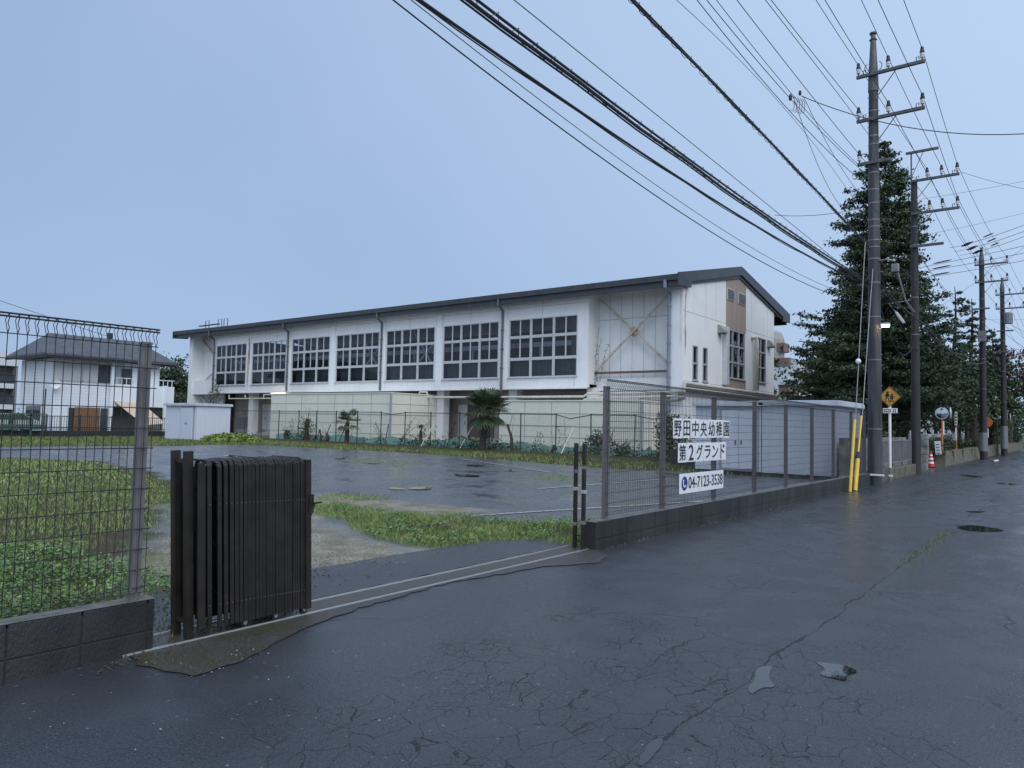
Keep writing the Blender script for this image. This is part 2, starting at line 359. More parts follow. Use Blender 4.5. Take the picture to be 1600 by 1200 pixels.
M['polec'] = mat('weathered_concrete_pole', (.022, .024, .028), (.072, .077, .085), rough=.55, scale=1.9, bump=.3, bscale=40, stretch=(3, 3, .35), lo=.4, hi=.7)
M['polew'] = mat('dark_pole', (.015, .015, .017), (.032, .031, .034), rough=.65, scale=1.5, bump=.3, bscale=40, stretch=(3, 3, .3))
M['cable'] = mat('black_cable', (.018, .018, .02), rough=.5)
M['cableg'] = mat('greenish_cable', (.05, .09, .10), rough=.5)
M['armm'] = mat('crossarm_steel', (.06, .065, .075), (.10, .105, .115), rough=.5, scale=8)
M['porc'] = mat('porcelain', (.62, .63, .64), rough=.25)
M['yellow'] = mat('yellow_guard', (.72, .48, .05), (.62, .40, .05), rough=.4, scale=6)
M['signyel'] = mat('warning_sign_yellow', (.50, .26, .03), (.40, .20, .03), rough=.35, scale=12)
M['orange'] = mat('orange_pole', (.58, .16, .05), (.45, .12, .04), rough=.45, scale=5)
M['mirror'] = mat('mirror_face', (.35, .40, .46), rough=.03, metal=1)
M['red'] = mat('red_plastic', (.55, .03, .03), rough=.45)
M['lampon'] = mat('lit_lamp', (1, .9, .7), emit=(1, .80, .48, 30))
M['tubelit'] = mat('lit_tube', (1, .9, .7), emit=(1, .72, .42, 5))
M['lampgrey'] = mat('lamp_housing', (.45, .46, .47), rough=.5)
M['tile'] = mat('grey_roof_tile', (.055, .06, .072), (.085, .09, .105), rough=.5, scale=2)
M['siding'] = mat('white_siding', (.68, .73, .79), (.74, .78, .82), rough=.6, scale=.6)
M['shutter'] = mat('shutter', (.44, .46, .49), rough=.6)
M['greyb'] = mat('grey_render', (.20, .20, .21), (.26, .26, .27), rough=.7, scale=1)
M['paleb'] = mat('pale_render', (.56, .60, .64), rough=.7)
M['awning'] = mat('beige_awning', (.55, .45, .36), (.48, .38, .30), rough=.8, scale=2)
M['reed'] = mat('brown_reed_screen', (.17, .09, .05), (.24, .14, .08), rough=.9, scale=14, stretch=(1, 4, .6))
M['dkfence'] = mat('dark_fence', (.02, .022, .024), rough=.6)
M['line'] = mat('worn_white_line', (.48, .49, .50), (.10, .10, .11), rough=.5, scale=14, world=True, lo=.48, hi=.68)
M['soil'] = mat('bare_soil', (.035, .028, .02), (.08, .06, .04), rough=.9, scale=5, bump=.6, world=True)
M['field'] = mat('rough_field', (.035, .05, .018), (.06, .06, .03), rough=.9, scale=.5, world=True)
M['balcony'] = mat('brown_parapet', (.16, .10, .085), (.20, .13, .11), rough=.7, scale=2)
def leafmat(name, a, b, c=None, s1=1.1, s2=14, rough=.5):
    m, t = newmat(name); pos = t('ShaderNodeNewGeometry', out='Position')
    x = t.mix(t.rng(t.noise(pos, s1, 3), .38, .62), a, b)
    if c: x = t.mix(t.rng(t.noise(pos, s2, 3), .5, .68), x, c)
    t.set('Base Color', x); t.p.inputs['Roughness'].default_value = rough; t.p.inputs['Specular IOR Level'].default_value = .35
    return m
M['grass'] = leafmat('grass_blades', (.13, .23, .06), (.25, .34, .11), (.30, .28, .14), 1.4, 22)
M['weed'] = leafmat('weed_leaves', (.09, .18, .055), (.20, .31, .11), (.06, .10, .035), 5, 40, .45)
M['drygrass'] = leafmat('verge_grass', (.10, .17, .045), (.18, .22, .075), (.17, .14, .08), .6, 5)
M['conif'] = leafmat('cedar_needles', (.024, .042, .028), (.050, .078, .038), (.085, .115, .05), .5, 3.5)
M['dkleaf'] = leafmat('dark_leaves', (.022, .038, .024), (.045, .075, .03), (.07, .10, .04), .5, 2.5)
M['midleaf'] = leafmat('mid_leaves', (.04, .075, .025), (.08, .13, .04), (.11, .15, .05), .8, 3)
M['yelleaf'] = leafmat('yellow_green_leaves', (.12, .19, .035), (.24, .29, .07), (.10, .15, .04), 2, 6)
M['redleaf'] = leafmat('plum_leaves', (.07, .025, .03), (.11, .045, .045), (.05, .04, .03), .8, 3)
M['palm'] = leafmat('palm_fronds', (.03, .06, .028), (.07, .11, .045), (.12, .15, .07), 2, 9)
M['bark'] = mat('bark', (.035, .03, .027), (.065, .055, .045), rough=.9, scale=5, bump=.8, bscale=25, stretch=(1, 1, .3))
M['stump'] = mat('charred_stump', (.03, .024, .02), (.06, .045, .035), rough=.9, scale=9)

# ------------------------------------------------------------------ foliage / grass arrays
def arr_obj(name, V, Fc, material, parent=None, loc=None):
    V = np.asarray(V, np.float32).reshape(-1, 3); Fc = np.asarray(Fc, np.int32)
    k = Fc.shape[1]; off = np.array(wloc(parent) if parent is not None else (loc if loc is not None else (0, 0, 0)), np.float32)
    me = bpy.data.meshes.new(name); me.vertices.add(len(V)); me.vertices.foreach_set('co', (V-off).ravel())
    me.loops.add(Fc.size); me.loops.foreach_set('vertex_index', Fc.ravel())
    me.polygons.add(len(Fc)); me.polygons.foreach_set('loop_start', np.arange(0, Fc.size, k, dtype=np.int32))
    me.polygons.foreach_set('loop_total', np.full(len(Fc), k, np.int32))
    me.materials.append(material); me.update(); me.validate()
    o = bpy.data.objects.new(name, me); scene.collection.objects.link(o)
    if parent is not None: o.parent = parent
    elif loc is not None: o.location = loc
    return o
def unit(a): return a/(np.linalg.norm(a, axis=-1, keepdims=True)+1e-9)
def leaf_quads(C, ln, wd, bias=(0, 0, .4), axis=None, axj=1.0):
    n = len(C); nor = unit(RNG.normal(size=(n, 3)) + np.array(bias)); a = RNG.normal(size=(n, 3))*axj
    if axis is not None: a = a + axis
    a = unit(a - nor*(a*nor).sum(1, keepdims=True)); b = np.cross(nor, a)
    l = (ln*RNG.uniform(.6, 1.3, n))[:, None]; w_ = (wd*RNG.uniform(.6, 1.3, n))[:, None]
    V = np.stack([C-a*l*.5, C+b*w_*.5+a*l*.05, C+a*l*.5, C-b*w_*.5+a*l*.05], 1)
    return V.reshape(-1, 3), np.arange(4*n).reshape(-1, 4)
def inpoly(P, poly):
    x, y = P[:, 0], P[:, 1]; r = np.zeros(len(P), bool); k = len(poly)
    for i in range(k):
        x1, y1 = poly[i][:2]; x2, y2 = poly[(i+1) % k][:2]
        c = ((y1 > y) != (y2 > y)); r ^= c & (x < (x2-x1)*(y-y1)/((y2-y1) if y2 != y1 else 1e-9)+x1)
    return r
def sdist(P, poly):
    d = np.full(len(P), 1e9); k = len(poly)
    for i in range(k):
        a = np.array(poly[i][:2], float); b = np.array(poly[(i+1) % k][:2], float); ab = b-a
        t = np.clip(((P[:, :2]-a)@ab)/(ab@ab+1e-12), 0, 1); d = np.minimum(d, np.linalg.norm(P[:, :2]-a-t[:, None]*ab, axis=1))
    return np.where(inpoly(P, poly), d, -d)
def vnoise(P, s, seed=0):
    r = np.random.default_rng(seed); T = r.random((64, 64)); x = P[:, 0]*s; y = P[:, 1]*s
    xi = np.floor(x).astype(int); yi = np.floor(y).astype(int); fx = x-xi; fy = y-yi; fx = fx*fx*(3-2*fx); fy = fy*fy*(3-2*fy)
    g = lambda i, j: T[i % 64, j % 64]
    return (g(xi, yi)*(1-fx)+g(xi+1, yi)*fx)*(1-fy)+(g(xi, yi+1)*(1-fx)+g(xi+1, yi+1)*fx)*fy
def fbm(P, s, seed=0): return (vnoise(P, s, seed)+.5*vnoise(P, s*2.1, seed+1)+.25*vnoise(P, s*4.3, seed+2))/1.75
def blades(P, h, w_, z0=0.0, lean=.5):
    n = len(P); az = RNG.uniform(0, 6.283, n); d = np.stack([np.cos(az), np.sin(az), np.zeros(n)], 1)
    hh = (h*RNG.uniform(.5, 1.4, n))[:, None]; a2 = RNG.uniform(0, 6.283, n); ld = np.stack([np.cos(a2), np.sin(a2), np.zeros(n)], 1)*RNG.uniform(.1, 1, n)[:, None]*lean
    B = np.concatenate([P[:, :2], np.full((n, 1), z0)], 1); up = np.array([0, 0, 1.]); ww = (w_*RNG.uniform(.7, 1.3, n))[:, None]
    m1 = B + up*hh*.55 + ld*hh*.4; tp = B + up*hh + ld*hh*1.1
    V = np.stack([B-d*ww*.5, B+d*ww*.5, m1+d*ww*.4, tp, m1-d*ww*.4], 1)
    return V.reshape(-1, 3), np.arange(5*n).reshape(-1, 5)
def scatter(poly, n):
    A = np.array(poly)[:, :2]; lo, hi = A.min(0), A.max(0); P = RNG.uniform(lo, hi, (n, 2)); return P[inpoly(P, A)]
def gpoly(px): return [tuple(G(u, v)[:2]) for u, v in px]

# ================================================================== THE SETTING
def sheet(name, poly, z, m, kind='structure'):
    mb = MB(); mb.quad(*[(x, y, z) for x, y in poly]); o = mb.build(name, m, recalc=False)
    if o.data.polygons[0].normal.z < 0: o.data.flip_normals()
    return tag(o, kind=kind)
sheet('ground', [(-900, -500), (900, -500), (900, 1500), (-900, 1500)], -.06, M['field'])
sheet('road', [(-4.87, -60), (14, -60), (14, 420), (-4.87, 420)], 0, M['road'])
tag(MB().box(14, 14.15, -60, 420, -.05, .13).build('kerb', M['conc']), kind='structure')
sheet('pavement', [(14.15, -60), (17, -60), (17, 420), (14.15, 420)], .12, M['conc'])
sheet('yard', [(-80, 30.4), (-4.95, 30.4), (-4.95, 75), (-80, 75)], -.03, M['concmoss'])
sheet('verge', [(-4.74, 22.9), (-7.5, 22.9), (-7.5, 420), (-4.74, 420)], -.012, M['soil'])

LOT_EDGE = gpoly([(-60, 698), (0, 698), (130, 697), (260, 697), (330, 695), (400, 695), (500, 700), (610, 705.6), (750, 715), (850, 724), (950, 732), (1062, 736.5)])
LOT_IN = LOT_EDGE + [(-5.0, 23.8), (-5.0, -8), (-40, -8)]
GRAVEL = gpoly([(225, 832), (235, 806), (262, 788), (330, 777), (420, 772), (486, 770), (560, 778), (660, 785), (760, 797), (720, 808), (640, 808), (560, 802), (500, 800), (560, 830), (640, 852), (720, 852), (640, 885), (486, 893), (400, 915), (300, 935), (262, 915), (240, 895), (228, 870)])
GRASS_B = gpoly([(470, 790), (520, 786), (600, 799), (700, 806), (760, 813), (830, 817), (940, 812), (960, 850), (905, 860), (880, 845), (760, 846), (690, 857), (640, 852), (590, 842), (555, 828), (540, 812), (500, 806)])
GRASS_A = gpoly([(-900, 900), (-260, 760), (0, 716), (130, 721), (200, 738), (240, 752), (300, 768), (262, 788), (236, 806), (226, 832), (232, 872), (245, 900), (272, 925), (262, 985), (240, 985), (0, 1070), (-500, 1250)])
GRASS_A = [(min(x, -4.98), y) for x, y in GRASS_A]
xs = np.arange(-62, -4.9, .14); xs = np.append(xs, -4.93); ys = np.arange(-8, 30.5, .14)
gx, gy = np.meshgrid(xs, ys); P = np.stack([gx.ravel(), gy.ravel()], 1)
nzz = (fbm(P, .9, 3)-.5)*.9+(fbm(P, 3.1, 5)-.5)*.5
sm = lambda x, a, b: np.clip((x-a)/(b-a), 0, 1)
gravel = sm(sdist(P, GRAVEL)+nzz*1.2, -.25, .25)
soil = np.maximum(sm(-sdist(P, LOT_IN)+nzz*.4, -.1, .25), np.maximum(sm(sdist(P, GRASS_A)+nzz*.8, -.85, -.35), sm(sdist(P, GRASS_B)+nzz*.5, -.15, .15)))
soil = np.clip(soil*(1-gravel*.9), 0, 1)
zz = -.008 + .02*(fbm(P, .5, 9)-.5)*soil + np.where(P[:, 1] > 28, .16*np.exp(-((P[:, 1]-29.4)/.9)**2), 0)
nx, ny = len(xs), len(ys); idx = np.arange(nx*ny).reshape(ny, nx)
Fq = np.stack([idx[:-1, :-1], idx[:-1, 1:], idx[1:, 1:], idx[1:, :-1]], -1).reshape(-1, 4)
lot = arr_obj('car_park', np.column_stack([P, zz]), Fq, M['lot']); tag(lot, kind='structure')
for nm, arr in (('gravel', gravel), ('soil', soil)):
    at = lot.data.attributes.new(nm, 'FLOAT', 'POINT'); at.data.foreach_set('value', arr.astype(np.float32))
lot.data.polygons.foreach_set('use_smooth', np.ones(len(Fq), bool))

def jag(poly, step=.12, amp=.03, seed=0):
    r = np.random.default_rng(seed); out = []
    for i in range(len(poly)):
        a = np.array(poly[i][:2]); b = np.array(poly[(i+1) % len(poly)][:2]); n = max(1, int(np.linalg.norm(b-a)/step))
        for k in range(n): out.append(tuple(a+(b-a)*k/n + r.normal(0, amp, 2)*(1 if k else .3)))
    return out
def soft(poly, n=3):
    for _ in range(n): poly = [q for i in range(len(poly)) for q in ((poly[i][0]*.75+poly[(i+1) % len(poly)][0]*.25, poly[i][1]*.75+poly[(i+1) % len(poly)][1]*.25), (poly[i][0]*.25+poly[(i+1) % len(poly)][0]*.75, poly[i][1]*.25+poly[(i+1) % len(poly)][1]*.75))]
    return poly
def fan(name, poly, z, m, kind='structure'):
    mb = MB(); mb.quad(*[(x, y, z) for x, y in poly])
    o = mb.build(name, m, recalc=False)
    if o.data.polygons[0].normal.z < 0: o.data.flip_normals()
    return tag(o, kind=kind)
# gateway: new asphalt strip behind the rails, mossy old concrete in front, mud-filled channel between them
ap = gpoly([(486, 890), (640, 864), (760, 845), (850, 838), (895, 851)])
ap = [(-5.22, 2.6)] + [(-6.45, 2.9), (-6.4, 4.0)] + ap + [(-5.22, 8.0)]
fan('gateway_asphalt', jag(ap, .12, .012, 3), .006, M['apron_dark'])
rc = [(-4.86, 7.95), (-4.86, 2.3)] + gpoly([(190, 1012), (212, 1040), (300, 1058), (375, 1036), (470, 985), (560, 951), (700, 912), (850, 886), (938, 880), (948, 868)])
fan('concrete_apron', jag(rc, .1, .014, 4), .007, M['moss_conc'])
sheet('track_bed', [(-5.2, 2.25), (-4.85, 2.25), (-4.85, 7.95), (-5.2, 7.95)], .003, M['mud'])
for nm, px, z in (('a', [(1168, 1074), (1180, 1064), (1180, 1044), (1210, 1040), (1200, 1058), (1214, 1076), (1190, 1074), (1172, 1088)], .004),
               ('b', [(1270, 1034), (1304, 1038), (1322, 1040), (1344, 1051), (1322, 1056), (1324, 1066), (1300, 1060), (1278, 1054), (1292, 1046)], .004),
               ('c', [(1490, 823), (1520, 820), (1572, 828), (1560, 832), (1510, 830)], .004),
               ('d', [(1500, 799), (1545, 799), (1530, 802)], .004), ('e', [(1552, 754), (1600, 757), (1570, 758)], .004), ('g', [(1490, 740), (1545, 745), (1520, 747)], .004),
               ('f', [(1010, 1165), (1030, 1152), (1040, 1160), (1010, 1195), (995, 1200)], .004)):
    fan('puddle', jag(soft(gpoly(px), 2), .03, .006, 5), z, M['puddle'])
for px in ([(628, 764), (665, 760), (678, 763), (660, 766)], [(640, 764), (600, 762), (618, 766)], [(722, 726), (762, 728), (740, 729)], [(900, 700), (700, 731), (690, 729)],
           [(520, 716), (545, 716), (530, 718)], [(780, 734), (812, 736), (800, 737)], [(345, 712), (372, 712), (360, 714)], [(560, 722), (600, 724), (580, 725)], [(184, 700), (205, 700), (196, 702)], [(700, 740), (760, 744), (730, 746)]):
    if px[0] == (900, 700): continue
    fan('puddle', jag(soft(gpoly(px), 2), .12, .035, 6), .014, M['puddle'])
def strip(name, a, b, wd, z, m):
    a = np.array(a[:2]); b = np.array(b[:2]); d = b-a; d /= np.linalg.norm(d); n = np.array([-d[1], d[0]])*wd/2
    return sheet(name, [tuple(a-n), tuple(b-n), tuple(b+n), tuple(a+n)], z, m)
strip('white_line', G(737, 806), G(1100, 783), .08, .006, M['line'])
strip('white_line', G(840, 764), G(1045, 748), .08, .006, M['line'])
strip('white_line', G(720, 717), G(860, 738), .07, .010, M['line'])

# grass, weeds, debris
def grass(name, poly, n, h, wd, m, thr=.35, sc=.8, lean=.6, seed=1, z=-.01, excl=None):
    P = scatter(poly, n); k = fbm(P, sc, seed)*.6+fbm(P, sc*4, seed+7)*.4 > thr+RNG.uniform(-.1, .1, len(P)); P = P[k]
    if excl is not None: P = P[sdist(P, excl)+RNG.normal(0, .12, len(P)) < 0]
    V, Fc = blades(P, h, wd, z, lean); o = arr_obj(name, V, Fc, m); return tag(o, kind='stuff')
near = [(-4.98, -2.5), (-4.98, 2.9), (-5.35, 3.3), (-7.2, 3.6), (-9.0, 5.2), (-10.5, 5.6), (-14, 5), (-14, -2.5)]
gp = lambda poly, hi: [(x, y) for x, y in poly]
def both(P, A): return inpoly(P, A)
def grassA(name, x0, x1, y0, y1, n, h, wd, m, thr, seed):
    P = RNG.uniform((x0, y0), (x1, y1), (n, 2)); P = P[sdist(P, GRASS_A)+RNG.normal(0, .25, len(P)) > -.05]
    k = fbm(P, .8, seed)*.55+fbm(P, 3.3, seed+7)*.45 > thr+RNG.uniform(-.12, .12, len(P)); P = P[k & (P[:, 0] < -5.0)]
    V, Fc = blades(P, h, wd, -.01, .8); return tag(arr_obj(name, V, Fc, m), kind='stuff')
grassA('grass', -10, -5, -3, 4.2, 52000, .040, .005, M['grass'], .37, 2)
grassA('grass', -18, -10, -6, 9, 46000, .05, .010, M['grass'], .31, 3)
grassA('grass', -38, -18, -8, 13, 42000, .07, .028, M['grass'], .24, 4)
grass('grass', GRASS_B, 34000, .06, .007, M['grass'], .38, 1.6, 1.0, 5)
B2 = jag(GRASS_B, .5, .28, 44)
grass('grass', B2, 14000, .045, .006, M['grass'], .50, 2.2, 1.0, 45)
# creeping along the gravel
grass('grass', GRAVEL, 5000, .04, .006, M['grass'], .60, 1.5, .8, 15)
WALLFOOT = [(-4.95, 7.9), (-4.95, 22.7), (-5.35, 22.7), (-5.25, 14), (-5.6, 7.9)]
grass('grass', WALLFOOT, 9000, .07, .008, M['grass'], .42, 1.8, .9, 61)
for k, px in enumerate(([(560, 716), (660, 722), (640, 730), (540, 722)], [(690, 800), (860, 806), (900, 822), (700, 812)], [(300, 735), (420, 742), (400, 750), (300, 744)], [(500, 770), (620, 775), (600, 784), (495, 780)], [(800, 740), (940, 748), (900, 754)])):
    grass('grass', gpoly(px), 2600, .045, .009, M['grass'], .50, 2.4, 1.0, 70+k)
P = np.concatenate([np.array([(-1.66+RNG.normal(0, .05), RNG.uniform(9.5, 13.5)) for _ in range(260)]), np.array([(-4.86+.06*RNG.random(), RNG.uniform(8, 22)) for _ in range(260)])])
P[260:, 0] = -4.735+np.abs(RNG.normal(0, .02, 260)); V, Fc = blades(P, .03, .006, 0, 1.0); tag(arr_obj('moss_tufts', V, Fc, M['drygrass']), kind='stuff')
ve = LOT_EDGE[1:]
VERGE = ve + [(-5.0, 24.0), (-5.0, 30.2), (-44, 30.2), (-62, 30.2), (-62, 9)]
P = scatter(VERGE, 75000); dd = sdist(P, VERGE); wgt = fbm(P, .5, 8)
keep = (wgt+RNG.uniform(-.2, .2, len(P)) > np.where(P[:, 0] < -36, .3, .36) + np.where(dd > 2.6, .12, 0)*(P[:, 0] > -34)); P = P[keep]
V, Fc = blades(P, .11, .045, -.01, .7); tag(arr_obj('verge_grass', V, Fc, M['drygrass']), kind='stuff')
# leafy weeds behind the left fence
wp = gpoly([(-500, 1200), (-400, 900), (0, 862), (110, 862), (190, 880), (262, 912), (262, 980), (236, 925), (0, 985)])
P = scatter(wp, 9000); P = P[(P[:, 0] < -5.03) & (fbm(P, 1.6, 21)+RNG.uniform(-.2, .2, len(P)) > .54)]
C = np.column_stack([P, RNG.uniform(.02, .16, len(P))*(.3+fbm(P, 1.2, 22))]); C = np.repeat(C, 5, 0)+RNG.normal(0, (.03, .03, .018), (len(P)*5, 3)); C[:, 2] = np.abs(C[:, 2])
V, Fc = leaf_quads(C, .040, .022, (0, 0, 1.3)); tag(arr_obj('leafy_weeds', V, Fc, M['weed']), kind='stuff')
P = scatter(GRASS_B, 2600); P = P[fbm(P, 2.5, 31) > .5]; C = np.repeat(np.column_stack([P, RNG.uniform(.01, .07, len(P))]), 4, 0); C += RNG.normal(0, (.03, .03, .01), C.shape)
V, Fc = leaf_quads(C, .05, .022, (0, 0, 1.2)); tag(arr_obj('leafy_weeds', V, Fc, M['weed']), kind='stuff')
# heap of cut bright leaves beside the shed, undergrowth along the chain fence
def clump(C0, R, n, ln, wd, m, name, bias=(0, 0, .6), parent=None):
    d = unit(RNG.normal(size=(n, 3))); d[:, 2] = np.abs(d[:, 2]); C = np.array(C0)+d*np.array(R)*(RNG.uniform(.35, 1, n)**.5)[:, None]
    V, Fc = leaf_quads(C, ln, wd, bias); return arr_obj(name, V, Fc, m, parent, None if parent else None)
p = G(362, 691); tag(clump((p[0], p[1], 0), (2.4, 1.6, .55), 1500, .24, .14, M['yelleaf'], 'leaf_heap'), 'low heap of yellow-green leaves spilling beside the pale steel shed', 'plant')
Cs = []
for u, hh, n in [(385, .4, 120), (460, .45, 200), (500, .35, 120), (585, .35, 140), (640, .5, 260), (668, .55, 300), (700, .4, 220), (735, .5, 320), (765, .55, 380), (800, .4, 220), (845, .35, 160), (905, .3, 120), (480, .4, 160), (1000, .4, 200), (1030, .4, 250)]:
    p = onY(u, 690, 29.6+random.random()*.6); n //= 2; d = RNG.normal(size=(n, 3))*(.5, .3, .2); d[:, 2] = np.abs(d[:, 2])*hh/.35; Cs.append(np.array([p[0], p[1], .12])+d)
C = np.concatenate(Cs); V, Fc = leaf_quads(C, .16, .08, (0, 0, .3)); tag(arr_obj('undergrowth', V, Fc, M['dkleaf']), kind='stuff')
# crumbs of soil and stones near the gate and wall ends
def pebbles(name, polys, m, smin=.006, smax=.018):
    Vv, Ff = [], []; b = 0
    for poly, n in polys:
        for q in scatter(poly, n*3)[:n]:
            r = random.uniform(smin, smax); o = [(r, 0, 0), (0, r, 0), (-r, 0, 0), (0, -r, 0), (0, 0, r*.9)]
            a = random.random()*6; Vv += [(q[0]+x*math.cos(a)-y*math.sin(a)*.7, q[1]+x*math.sin(a)+y*math.cos(a)*.7, z+.008) for x, y, z in o]
            Ff += [(b, b+1, b+4), (b+1, b+2, b+4), (b+2, b+3, b+4), (b+3, b, b+4)]; b += 5
    return tag(arr_obj(name, Vv, Ff, m), kind='stuff')
pebbles('soil_crumbs', [(gpoly([(486, 870), (520, 872), (515, 905), (486, 905)]), 70), (gpoly([(486, 870), (640, 860), (600, 920), (490, 930)]), 60), (gpoly([(300, 1000), (480, 955), (480, 945), (310, 985)]), 180),
                        (gpoly([(190, 1010), (300, 990), (380, 1035), (300, 1060), (215, 1045)]), 110), (gpoly([(236, 925), (290, 905), (290, 990), (240, 985)]), 260), (gpoly([(235, 1010), (190, 1050), (120, 1060)]), 60)], M['soil'], .005, .014)
pebbles('pale_grit', [(gpoly([(190, 1012), (215, 1048), (310, 1062), (430, 1020), (380, 1012), (310, 1040), (230, 1032)]), 22), (gpoly([(0, 1090), (500, 1000), (900, 1200), (0, 1200)]), 16), (gpoly([(486, 820), (640, 840), (640, 880), (486, 885)]), 250)], M['conc'], .003, .008)

# ================================================================== BLOCK WALLS AND MESH FENCES
def block_wall(x0, x1, y0, y1, courses, bl, label):
    mb = MB(); h = .2; top = courses[-1]
    mb.box(x0+.006, x1-.006, y0+.004, y1-.004, -.1, top-.03, 1)
    z = -.1
    for ci, zt in enumerate(courses):
        y = y0
        while y < y1-.02:
            ye = min(y+bl, y1); last = ci == len(courses)-1
            mb.box(x0, x1, y+.006, ye-.006, z+.005, zt-.005 - (.002 if last else 0), 0); y = ye
        z = zt
    mb.box(x0+.003, x1-.003, y0+.002, y1-.002, top-.004, top+.002, 2)
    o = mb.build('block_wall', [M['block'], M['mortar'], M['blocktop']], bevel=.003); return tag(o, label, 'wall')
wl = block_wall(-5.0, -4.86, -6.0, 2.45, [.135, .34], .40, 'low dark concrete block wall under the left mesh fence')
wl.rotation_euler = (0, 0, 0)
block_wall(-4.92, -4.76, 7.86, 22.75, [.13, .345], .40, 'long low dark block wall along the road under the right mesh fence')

def mesh_fence(x, y0, y1, posts, label, zb, zt, pw=.05, first_gap=0):
    t = thing('mesh_fence', (x, (y0+y1)/2, zb), label, 'fence', 'mesh fences on the low block walls')
    for py in posts:
        mb = MB(); mb.box(x-.03, x+.03, py-pw/2, py+pw/2, zb-.03, zt-.10)
        mb.box(x+.03, x+.036, py-pw*.18, py+pw*.18, zb-.02, zt-.12)
        mb.box(x-.034, x+.034, py-pw/2-.003, py+pw/2+.003, zt-.10, zt-.085)
        mb.build('post', M['post'], t)
    ys_ = np.arange(y0, y1+.001, .0505); mb = MB(); xw = x+.045
    for y in ys_:
        mb.tube([(xw, y, zb+.045), (xw, y, zt-.115), (xw+.022, y, zt-.085), (xw-.004, y, zt-.055), (xw+.02, y, zt-.02), (xw+.012, y, zt)], .0027 if y1 < 4 else .0034, 4, caps=False)
        mb.tube([(xw+.012, y, zt), (xw-.05, y, zt-.03), (xw, y, zt-.115)], .0026, 3, caps=False)
    mb.build('vertical_wires', M['wire'], t, recalc=False)
    mb = MB()
    zz_ = [zb+.05, zb+.085]; z = zb+.20
    while z < zt-.2: zz_.append(z); z += .132
    zz_ += [zt-.115, zt, zt-.018]
    for i, z in enumerate(zz_):
        xo = xw+.004 + (.012 if z >= zt-.02 else 0)
        mb.tube([(xo, ys_[0]-.015, z), (xo, ys_[-1]+.015, z)], .0034 if z < zt-.02 else .006, 5)
    mb.build('horizontal_wires', M['wire'], t, recalc=False)
    # rain drops hanging under the wires
    mb = MB()
    for i in range(int(60 if y1 < 4 else 60)):
        y = random.uniform(max(y0, y1-4), y1) if y1 < 4 else random.uniform(y0, y0+5); z = random.choice(zz_[:-3])-.005
        mb.lathe((xw+.004, y, z), [(.0005, .004), (.0028, .001), (.0026, -.002), (.0006, -.004)], 6)
    tag(mb.build('rain_drops', M['steel'], t, recalc=False), kind='stuff')
    return t
mesh_fence(-4.93, -6.0, 2.415, [2.335, .40, -1.55, -3.5, -5.45], 'tall dark wire mesh fence panel at far left above the grass', .34, 2.12, .06)
mesh_fence(-4.87, 8.19, 22.6, [8.26, 9.89, 11.80, 13.72, 15.58, 17.45, 19.28, 21.05, 22.55], 'long mesh fence with grey posts carrying the white kindergarten signs', .345, 2.14, .075)

# ================================================================== SIGNS ON THE FENCE
def glyphs(txt, bold=0.0):
    cu = bpy.data.curves.new('t', 'FONT'); cu.body = txt; cu.size = 1; cu.resolution_u = 4; cu.offset = bold; cu.extrude = 0.0
    o = bpy.data.objects.new('t', cu); scene.collection.objects.link(o); dg = bpy.context.evaluated_depsgraph_get()
    me = bpy.data.meshes.new_from_object(o.evaluated_get(dg)); V = np.array([v.co[:] for v in me.vertices]); Fs = [tuple(p.vertices) for p in me.polygons]
    bpy.data.objects.remove(o); bpy.data.curves.remove(cu); bpy.data.meshes.remove(me); return V, Fs
def letter(txt, parent, x, y0, y1, z0, z1, m, bold=.012, name='lettering', face='X'):
    V, Fs = glyphs(txt, 0); lo, hi = V.min(0), V.max(0); U = (V-lo)/np.maximum(hi-lo, 1e-6); mb = MB()
    for k, (dy, dz) in enumerate(((0, 0), (1, 0), (-1, 0), (0, .7), (0, -.7), (.7, .5), (-.7, -.5), (.7, -.5), (-.7, .5))):
        b = len(mb.v)
        for p in U: mb.v.append((x+k*.0002, y0+(y1-y0)*p[0]+dy*bold, z0+(z1-z0)*p[1]+dz*bold))
        mb.f += [tuple(b+i for i in f) for f in Fs]; mb.m += [0]*len(Fs)
    return mb.build(name, m, parent, recalc=False)
XS = -4.812
def plate(y0, y1, z0, z1, label, group, tilt=0):
    t = thing('sign_board', (XS, (y0+y1)/2, z0), label, 'sign', group)
    mb = MB(); mb.box(XS-.004, XS, y0, y1, z0, z1); mb.build('plate', M['signplate'], t, bevel=.0012)
    for yy, z in ((y0+.012, z1-.012), (y1-.012, z1-.012), (y0+.012, z0+.012), (y1-.012, z0+.012)): MB().box(XS, XS+.002, yy-.004, yy+.004, z-.003, z+.003).build('screw', M['wire'], t)
    return t
row1 = '野田中央幼稚園'; o1 = ['first', 'second', 'third', 'fourth', 'fifth', 'sixth', 'seventh']
frac = {'中': (.12, .88), '田': (.12, .88)}
for i, ch in enumerate(row1):
    y0 = 10.115+i*.3195; t = plate(y0+.004, y0+.3155, 1.375+(i % 3)*.003, 1.672+(i % 3)*.003, 'white plate with black character %s, %s in the top row on the fence' % (ch, o1[i]), 'character plates on the mesh fence')
    a, b = frac.get(ch, (.1, .9)); w_ = .3115
    letter(ch, t, XS+.0022, y0+.004+w_*a, y0+.004+w_*b, 1.405+(i % 3)*.003, 1.642+(i % 3)*.003, M['ink'], .0045)
row2 = '第２グランド'
